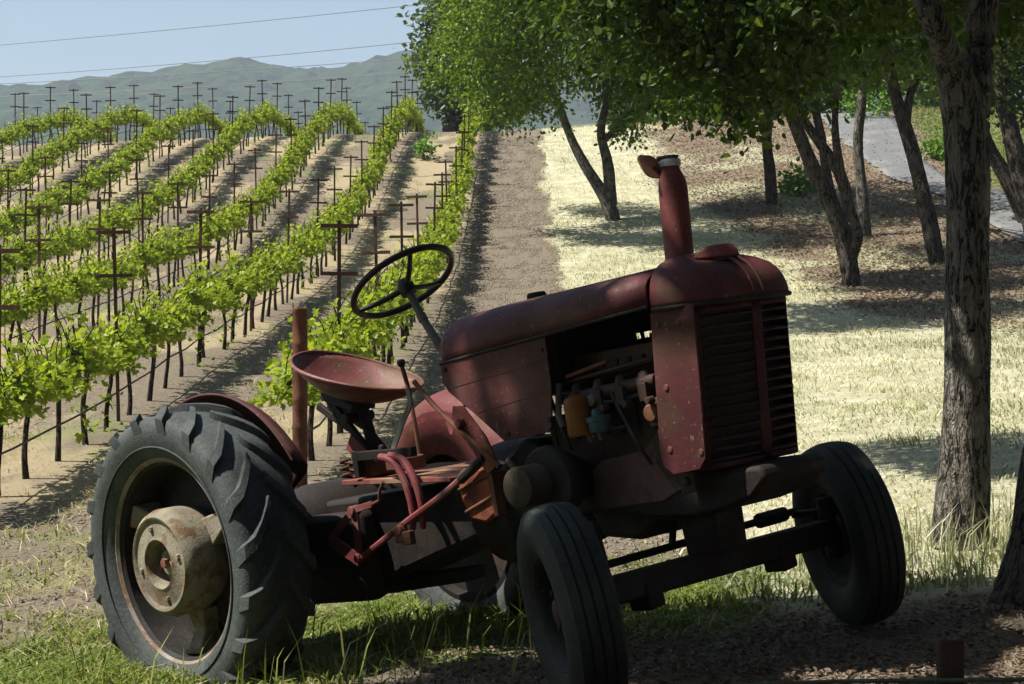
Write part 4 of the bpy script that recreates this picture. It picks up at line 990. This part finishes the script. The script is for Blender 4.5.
# thick leaning trunk at the right edge
b = Vector((1.95, 6.55, 0)); b.z = G(b.x, b.y)-.15
tree('oak_tree', 'thick oak trunk leaning out of the picture at the right edge', [([b, (2.02, 6.6, b.z+.35), (2.13, 6.62, b.z+.9), (2.38, 6.65, b.z+1.7), (2.9, 6.7, b.z+3.2), (3.4, 6.9, b.z+4.6)], [.24, .20, .18, .18, .16, .1]), ([(2.9, 6.7, b.z+3.2), (2.6, 6.2, b.z+4.4), (2.2, 5.6, b.z+5.2)], [.12, .09, .05])],
    [((3.4, 6.9, b.z+5.0), (1.2, 1.2, .8), 5000), ((2.9, 6.0, b.z+5.6), (1.0, 1.0, .7), 3500), ((4.2, 7.6, b.z+5.4), (1.2, 1.2, .8), 4000), ((1.6, 5.2, b.z+5.6), (1.1, 1.0, .7), 3500), ((2.6, 4.6, b.z+5.2), (1.2, 1.1, .7), 3500), ((.6, 4.0, b.z+5.8), (1.0, 1.0, .6), 2500), ((3.6, 3.6, b.z+5), (1.3, 1.2, .8), 3500)], .10, M['oak'], M['barkdark'], n=26, rough=.07, twig=.2)  # last clumps, unseen above the tractor, are added to block skylight
# oak to the left, out of frame, whose crown shades the front of the tractor
sx, sy, sz = sunv
def shade_clump(X, Y, z0, h, r, n):
    t = h/sz; return ((X+sx*t, Y+sy*t, ZC+z0+h), (r, r, r*.55), n)
SH = []
for (X, Y, r, n) in ((.9, 6.55, .50, 1100), (1.4, 6.55, .5, 1100), (1.9, 6.6, .45, 900), (.55, 6.2, .5, 1100), (1.1, 6.0, .55, 1300), (1.7, 6.0, .5, 900), (.2, 5.7, .55, 1300), (.8, 5.4, .6, 1300), (-.35, 5.35, .55, 1200), (.3, 4.9, .6, 1300), (-.1, 6.05, .35, 600), (1.25, 6.85, .3, 450), (.75, 6.85, .25, 320), (1.8, 6.85, .3, 450), (-.9, 5.0, .5, 900), (.6, 4.4, .5, 500), (1.2, 4.7, .5, 500)):
    SH.append(shade_clump(X, Y, -1.05, random.uniform(5.2, 6.6), r*.92, int(n*1.6)))
TR = bpy.data.objects['tractor'].matrix_world.copy()
GAP = [(TR @ Vector(p), r) for p, r in (((1.22, -.1, 1.30), .075), ((1.42, -.12, 1.30), .06), ((1.60, -.05, 1.31), .07), ((1.78, -.15, 1.29), .05), ((2.02, -.1, 1.31), .08), ((2.17, -.15, 1.28), .09), ((2.2, .05, 1.32), .08), ((1.2, -.27, 1.06), .06), ((1.42, -.27, 1.0), .05), ((2.13, -.25, 1.02), .07), ((2.15, -.25, .8), .06), ((.62, -.26, .80), .13), ((1.1, -.25, .66), .09), ((.45, -.3, .58), .10), ((.85, -.28, .62), .07), ((.3, 0, 1.15), .2), ((1.5, -.4, .7), .05), ((1.95, -.75, .55), .05), ((1.98, 0, 1.55), .06))]
GAP += [(Vector((x_, y_, G(x_, y_))), r_) for x_, y_, r_ in ((1.15, 5.55, .22), (1.45, 5.4, .2), (1.6, 5.75, .16), (1.9, 6.1, .25), (.8, 5.3, .1), (2.1, 5.9, .2), (.35, 5.6, .06))]
def gaps(P):
    ok = np.ones(len(P), bool)
    for c, r in GAP:
        v = P-np.array(c); t = v @ np.array(sunv); q = v-t[:, None]*np.array(sunv)
        ok &= (np.linalg.norm(q, axis=1) > r+.055) | (t < 0)
    return ok
tb = (-5.2, 2.2, G(-5.2, 2.2)-.2)
tree('oak_tree', 'spreading oak just out of the picture on the left whose crown shades the tractor front', [([tb, (-5.1, 2.4, tb[2]+1.2), (-4.7, 3.0, tb[2]+2.8), (-3.9, 3.9, tb[2]+4.6), (-3.2, 4.5, tb[2]+5.8), (-2.6, 4.9, tb[2]+6.4)], [.26, .22, .2, .16, .1, .05]), ([(-4.7, 3.0, tb[2]+2.8), (-4.3, 2.6, tb[2]+4.2), (-3.6, 3.0, tb[2]+5.6)], [.14, .1, .06])],
    SH, .11, M['oak'], M['bark'], n=16, rough=.08, twig=.16, per=16, keep=gaps)
# unseen oaks added behind and beside the camera to block skylight
for x_, y_, lab in ((2.2, -3.6, 'unseen oak added behind and right of the viewer to block skylight'), (-2.6, -5.0, 'unseen oak added behind and left of the viewer to block skylight'), (6.5, .5, 'unseen oak added right of the viewer to block skylight'), (9.5, -4, 'unseen oak added far behind the viewer on the right to block skylight'), (-7.5, -3, 'unseen oak added far behind the viewer on the left to block skylight'), (0, -9, 'unseen oak added straight behind the viewer to block skylight'), (7.5, 5.2, 'unseen oak added right of the thick leaning trunk to block skylight'), (5, -9, 'unseen oak added behind the viewer, between two others, to block skylight'), (-6.5, -9.5, 'unseen oak added at the back left behind the viewer to block skylight')):
    b = Vector((x_, y_, G(x_, y_)-.2)); cl = []
    for j in range(18):
        a = random.uniform(0, 2*PI); q = random.uniform(.1, 1)*2.4
        cl.append(((x_+math.cos(a)*q, y_+math.sin(a)*q, b.z+random.uniform(1.6, 7.4)), (1.25, 1.25, 1.0), 1300))
    tree('oak_tree', lab, [([b, (x_+.1, y_, b.z+2.2), (x_-.2, y_+.2, b.z+5)], [.3, .24, .1])], cl, .24, M['skyblockleaf'], M['barkdark'], n=10, twig=.3)
# trees beyond the road
for i, (u, v, d, h, r, lab) in enumerate(((700, 112, 74, 9, 3.2, 'wide dark oak beyond the crest, behind the hanging leaves'), (790, 108, 80, 10, 3.6, 'broad oak at the head of the road, left of where it vanishes'), (872, 108, 86, 10, 3.4, 'pale grey green oak standing where the road disappears'), (940, 112, 70, 8, 3.0, 'green oak on the far side of the road, left of the near split trunk'), (1005, 120, 66, 8, 3.0, 'green oak on the far side of the road, right of the near split trunk'), (1075, 130, 60, 9, 3.2, 'dark oak on the far side of the road at the right picture edge'), (640, 108, 80, 8, 2.8, 'distant oak behind the small forked oak'))):
    x = (u-512)/FPX*d; b = Vector((x, d, G(x, d)-.2)); cl = []
    for j in range(12):
        a = random.uniform(0, 2*PI); q = random.uniform(.1, 1)*r*.8
        cl.append(((x+math.cos(a)*q, d+math.sin(a)*q, b.z+random.uniform(.16, .95)*h), (r*.45, r*.45, r*.36), 900))
    tree('oak_tree', lab, [([b, (x+.1, d, b.z+h*.35), (x-.2, d, b.z+h*.7)], [.35, .25, .1])], cl, .26, M['greytree'] if i in (2, 6) else M['oak'], M['barkdark'], n=8, twig=.5, per=12)
for x, d, h, r, lab in ((19.5, 40, 8, 3, 'oak far right of the road bend, nearest of the roadside oaks out of the picture'), (25, 47, 9, 3.2, 'oak far right on the green slope beyond the road bend'), (21, 58, 9, 3.2, 'oak at the top of the green slope right of the road'), (30, 36, 9, 3.4, 'rightmost oak on the green slope, out of the picture'), (17.5, 30, 7, 2.6, 'oak on the near side of the road, out of the picture on the right')):
    b = Vector((x, d, G(x, d)-.2)); cl = []
    for j in range(11):
        a = random.uniform(0, 2*PI); q = random.uniform(.1, 1)*r*.8
        cl.append(((x+math.cos(a)*q, d+math.sin(a)*q, b.z+random.uniform(.25, .95)*h), (r*.45, r*.45, r*.36), 800))
    tree('oak_tree', lab, [([b, (x+.1, d, b.z+h*.35), (x-.2, d, b.z+h*.7)], [.3, .22, .1])], cl, .24, M['oak'], M['barkdark'], n=8, twig=.5, per=12)
# shrubs
for u, v, r, lab in ((800, 195, .55, 'low green shrub at the foot of the short oak trunk'), (945, 160, .55, 'leafy shrub at the road edge beside the tall near trunk'), (865, 118, .9, 'small bush beside the head of the road'), (424, 160, .45, 'lone weed bush on the vineyard path')):
    b = gbase(u, v, 0)
    tree('shrub', lab, [([b, (b[0], b[1], b[2]+r*.6)], [.03, .01])], [((b[0], b[1], b[2]+r*.5), (r, r, r*.5), 500 if r > .5 else 220)], .13, M['shrub'], M['barkdark'], cat='shrub', n=6, twig=.2)

# ------------------------------------------------------------------ low fence stake and cable in the near corner
xs_, ys_ = at(952, 660, 4.75).x, 4.75
zt = at(952, 640, 4.75).z
mb = MB().bar((0, 0, -.6), (0, 0, 0), .006, .06, (1, 0, 0)).bar((-.03, .018, -.6), (-.03, .018, -.004), .036, .006, (1, 0, 0)).bar((.03, .018, -.6), (.03, .018, -.004), .036, .006, (1, 0, 0))
o = mb.build('steel_stake', M['engine'], bevel=.002); o.location = (xs_, ys_, zt); tag(o, 'short dark rusty steel stake in the dirt at the lower right', 'stake')
pts = [(-1.2, 4.6, at(300, 725, 4.6).z), (-.2, 4.7, at(450, 706, 4.7).z), (.7, 4.74, at(780, 684, 4.74).z), (xs_, 4.735, at(950, 680, 4.74).z), (1.9, 4.75, at(1100, 677, 4.75).z)]
p, r = smooth_path(pts, [.006]*5, 10)
tag(MB().tube(p, r, 8).build('fence_cable', M['green']), 'thin greenish cable strung low in front of the tractor and past the short stake', 'cable')

# ------------------------------------------------------------------ grass, straw, litter (nobody could count these)
def blades(P, h, name, mat, lean=.45, wd=.006, tint=None, bend=.5):
    n = len(P); a = rng.uniform(0, 2*PI, n); ln = rng.uniform(.1, 1, n)*lean
    D = np.stack([np.cos(a)*ln, np.sin(a)*ln, np.ones(n)], 1); S = np.stack([-np.sin(a+.5), np.cos(a+.5), np.zeros(n)], 1)
    h = h[:, None]; w_ = (wd*rng.uniform(.6, 1.4, n))[:, None]
    m1 = P+D*h*.55; t = P+D*h+np.stack([np.cos(a), np.sin(a), np.zeros(n)], 1)*h*bend*rng.uniform(0, 1, (n, 1)); t[:, 2] -= (h*bend*.3).ravel()
    V = np.stack([P-S*w_, P+S*w_, m1+S*w_*.8, m1-S*w_*.8, t], 1).reshape(-1, 3); k = np.arange(n)[:, None]*5
    tint = rng.beta(2, 2, n) if tint is None else tint
    return np_mesh(name, V, [k+np.array([[0, 1, 2, 3]]), k+np.array([[3, 2, 4]])], mat, None, dict(tint=np.repeat(tint, 5)))
def onground(x, y, dz=-.01): return np.stack([x, y, zg(x, y)+ZC+dz], 1)
def scatter(n, x0, x1, y0, y1, f):
    x = rng.uniform(x0, x1, n); y = y0+(y1-y0)*rng.random(n)**1.25; k = rng.random(n) < f(x, y); return x[k], y[k]
def clus(x, y): return np.clip(.5+2.2*fbm(x*2.6, y*2.6, 3, 91), 0, 1)
# green grass round the rear wheel and under the tractor
x, y = scatter(90000, -2.8, 1.1, 5.6, 8.8, lambda x, y: clus(x, y)*sstep(9.2, 7.6, y+.5*fbm(x*1.5, y*1.5, 2, 8))*np.clip(1.1*sstep(-.25, -.8, x+.25*fbm(x*2, y*2, 2, 5)+(6.6-y)*.0)+sstep(6.35, 6.75, y), 0, 1)*sstep(1.2, .3, x))
tn = np.clip(rng.beta(1.5, 1.9, len(x))+.7*fbm(x, y, 3, 17)+.06, 0, 1)
tag(blades(onground(x, y), rng.uniform(.02, .085, len(x))*(.5+.9*clus(x+5, y)), 'green_grass', M['grassgreen'], 1.1, .0045, tn, .8), 'green grass growing round the rear wheel and under the tractor', 'grass', kind='stuff')
# tall seeded stalks by the rear wheel
x, y = scatter(150, -1.75, .2, 5.9, 7.2, lambda x, y: .9*np.ones_like(x))
tag(blades(onground(x, y), rng.uniform(.16, .38, len(x)), 'tall_grass', M['grassgreen'], .4, .003, np.clip(rng.beta(2.5, 1.6, len(x)), 0, 1), .5), 'thin tall seeding grass stalks beside the rear wheel', 'grass', kind='stuff')
# dry meadow
x, y = scatter(380000, .2, 13, 6.9, 62, lambda x, y: np.clip(sstep(.55, 1.1, x+.8*fbm(x*.7, y*.7, 3, 21)), 0, 1)*(.25+.75*clus(x*.6, y*.6))*sstep(6.85, 7.15, y)*(1-.93*sstep(-.6, .6, x-np.maximum(5.2-1.2*sstep(40, 47, y), 6.2-.2*(y-22))+1.2*fbm(x*.7, y*.7, 3, 21))*sstep(12, 16, y)*(1-.75*sstep(.02, -.14, fbm(x*.42, y*.42, 4, 83))))*np.clip(1.2-.016*y, .3, 1))
tn = np.clip(rng.beta(2.6, 1.5, len(x))+1.5*fbm(x*.55, y*.55, 4, 27)-.05-.22*sstep(9.5, 7.2, y)-.42*sstep(2.8, .9, x+1.2*fbm(x*.5, y*.3, 3, 63))*sstep(14, 22, y), 0, 1)
tag(blades(onground(x, y), rng.uniform(.025, .085, len(x))*(1+.9*sstep(9.5, 7.6, y)+.015*y)*(.5+.8*clus(x*.5+3, y*.5)), 'dry_grass', M['grassdry'], 1.2, .005, tn, .9), 'pale dry grass covering the sunny slope', 'grass', kind='stuff')
x, y = scatter(900, 1.2, 2.7, 6.9, 8.8, lambda x, y: .8*np.ones_like(x))
tag(blades(onground(x, y), rng.uniform(.15, .32, len(x)), 'tall_dry_grass', M['grassdry'], .3, .003, None, .4), 'taller dry grass stalks around the near oak trunk', 'grass', kind='stuff')
x, y = scatter(70000, 8, 34, 28, 66, lambda x, y: sstep(.4, 1.0, x-np.interp(y, [q.y for q in ROADR], [q.x for q in ROADR]))*clus(x*.4, y*.4))
tag(blades(onground(x, y), rng.uniform(.06, .22, len(x)), 'meadow_grass', M['grassgreen'], .9, .014, np.clip(rng.beta(2, 2, len(x)), 0, 1), .8), 'green grass on the slope right of the road', 'grass', kind='stuff')
# weeds and straw between the rows
x, y = scatter(60000, -12, -1.0, 8.2, 50, lambda x, y: sstep(.06, .2, fbm(x*.7, y*.7, 4, 21))*clus(x, y))
tag(blades(onground(x, y), rng.uniform(.03, .11, len(x)), 'weeds', M['grassgreen'], .8, .006, np.clip(rng.beta(2, 2, len(x))+.15, 0, 1)), 'patchy green weeds between the vine rows', 'weeds', kind='stuff')
x, y = scatter(70000, -9, -.7, 7.6, 34, lambda x, y: np.clip(.2+sstep(-.1, .25, fbm(x*1.3, y*.5, 4, 51)), 0, 1))
n = len(x); a = rng.uniform(0, 2*PI, n); D = np.stack([np.cos(a), np.sin(a), rng.normal(0, .25, n)], 1)
leaves(onground(x, y, .012), D, rng.uniform(.05, .17, n), rng.beta(2, 2, n), 'straw', M['straw'], wide=.045, fold=.02, U=np.tile([0, 0, 1.], (n, 1)))
tag(bpy.data.objects['straw'], 'cut straw strewn over the vineyard soil', 'straw', kind='stuff')
x, y = scatter(60000, -6.5, -.8, 7.4, 17, lambda x, y: np.clip(.25+sstep(-.15, .2, fbm(x*1.3, y*.5, 4, 51)), 0, 1)); n = len(x); a = rng.uniform(0, 2*PI, n)
D = np.stack([np.cos(a), np.sin(a), rng.normal(.1, .3, n)], 1)
leaves(onground(x, y, .012), D, rng.uniform(.03, .13, n), rng.beta(2, 2, n), 'straw_bits', M['straw'], wide=.035, fold=.02, U=np.tile([0, 0, 1.], (n, 1)))
tag(bpy.data.objects['straw_bits'], 'short broken straw on the soil left of the tractor', 'straw', kind='stuff')
x, y = scatter(120000, -13, -.9, 7.6, 58, lambda x, y: sstep(.52, .75, vnoise(x*1.7, y*1.1, 33))*clus(x, y))
tag(blades(onground(x, y), rng.uniform(.04, .12, len(x))*(1+.01*y), 'dry_tufts', M['grassdry'], 1.0, .005, np.clip(rng.beta(2, 2, len(x))-.1, 0, 1), .9), 'flattened dry grass tufts between tractor and vines', 'grass', kind='stuff')
# litter in the foreground and on the bank
def f_lit(x, y): return np.clip(sstep(7.0, 6.3, y)*sstep(-1.0, .2, x)+sstep(-.8, .8, x-np.maximum(5.2-1.2*sstep(40, 47, y), 6.2-.2*(y-22))+1.5*fbm(x*.7, y*.7, 3, 21))*sstep(12, 16, y), 0, 1)
x1, y1 = scatter(26000, -1.2, 3, 4.4, 7.1, f_lit); x2, y2 = scatter(150000, 2, 16, 14, 62, f_lit)
x = np.concatenate([x1, x2]); y = np.concatenate([y1, y2]); n = len(x); a = rng.uniform(0, 2*PI, n)
D = np.stack([np.cos(a), np.sin(a), rng.normal(0, .3, n)], 1); sz_ = np.where(y < 8, rng.uniform(.006, .03, n), rng.uniform(.025, .08, n))
leaves(onground(x, y, .018), D, sz_, np.clip(rng.beta(1.5, 2.2, n)*np.where(y < 8, .45, 1), 0, 1), 'leaf_litter', M['litter'], wide=.6, fold=.2, U=np.stack([rng.normal(0, .4, n), rng.normal(0, .4, n), np.ones(n)], 1))  # foreground leaves tinted darker to stand in for the shade there
tag(bpy.data.objects['leaf_litter'], 'dead leaves and wood chips littering the bare soil', 'leaf litter', kind='stuff')
# crumbs of soil
x, y = scatter(9000, -1.4, 2.8, 4.4, 7.0, lambda x, y: sstep(7.1, 6.5, y)*sstep(-1.2, -.4, x))
x2, y2 = scatter(60000, -1.3, 1.0, 8.2, 56, lambda x, y: (.4+.6*clus(x, y))*sstep(1.15, .35, x+.9*fbm(x*.7, y*.7, 4, 21)+.3*fbm(x*2.2, y*2.2, 3, 31))); x3, y3 = scatter(40000, -9, -1, 8, 34, lambda x, y: clus(x, y)); x = np.concatenate([x, x2, x3]); y = np.concatenate([y, y2, y3]); n = len(x)
P = onground(x, y, .004); s = np.clip(rng.gamma(1.6, .0045, n)+.003, 0, .017)[:, None]*(1+.028*np.maximum(0, y-8))[:, None]
octv = np.array([[1, 0, 0], [0, 1, 0], [-1, 0, 0], [0, -1, 0], [0, 0, .8], [0, 0, -.8]], float)
V = (P[:, None]+octv[None]*s[:, None]*rng.uniform(.6, 1.3, (n, 6, 1))).reshape(-1, 3); k = np.arange(n)[:, None]*6
F = np.concatenate([k+np.array([[i, (i+1) % 4, 4]]) for i in range(4)]+[k+np.array([[(i+1) % 4, i, 5]]) for i in range(4)])
mg, ng, og = new_mat('soil_crumbs'); pg = N(ng, 'BsdfPrincipled'); ng.links.new(mixc(ng, noise(ng, 14, 4, .6, texco(ng)), (.075, .058, .042), (.24, .195, .145)), pg.inputs['Base Color']); pg.inputs['Roughness'].default_value = 1; ng.links.new(pg.outputs[0], og.inputs[0])
tag(np_mesh('soil_clods', V, [F], mg), 'small clods and pebbles on the bare soil and the tilled track', 'soil', kind='stuff')
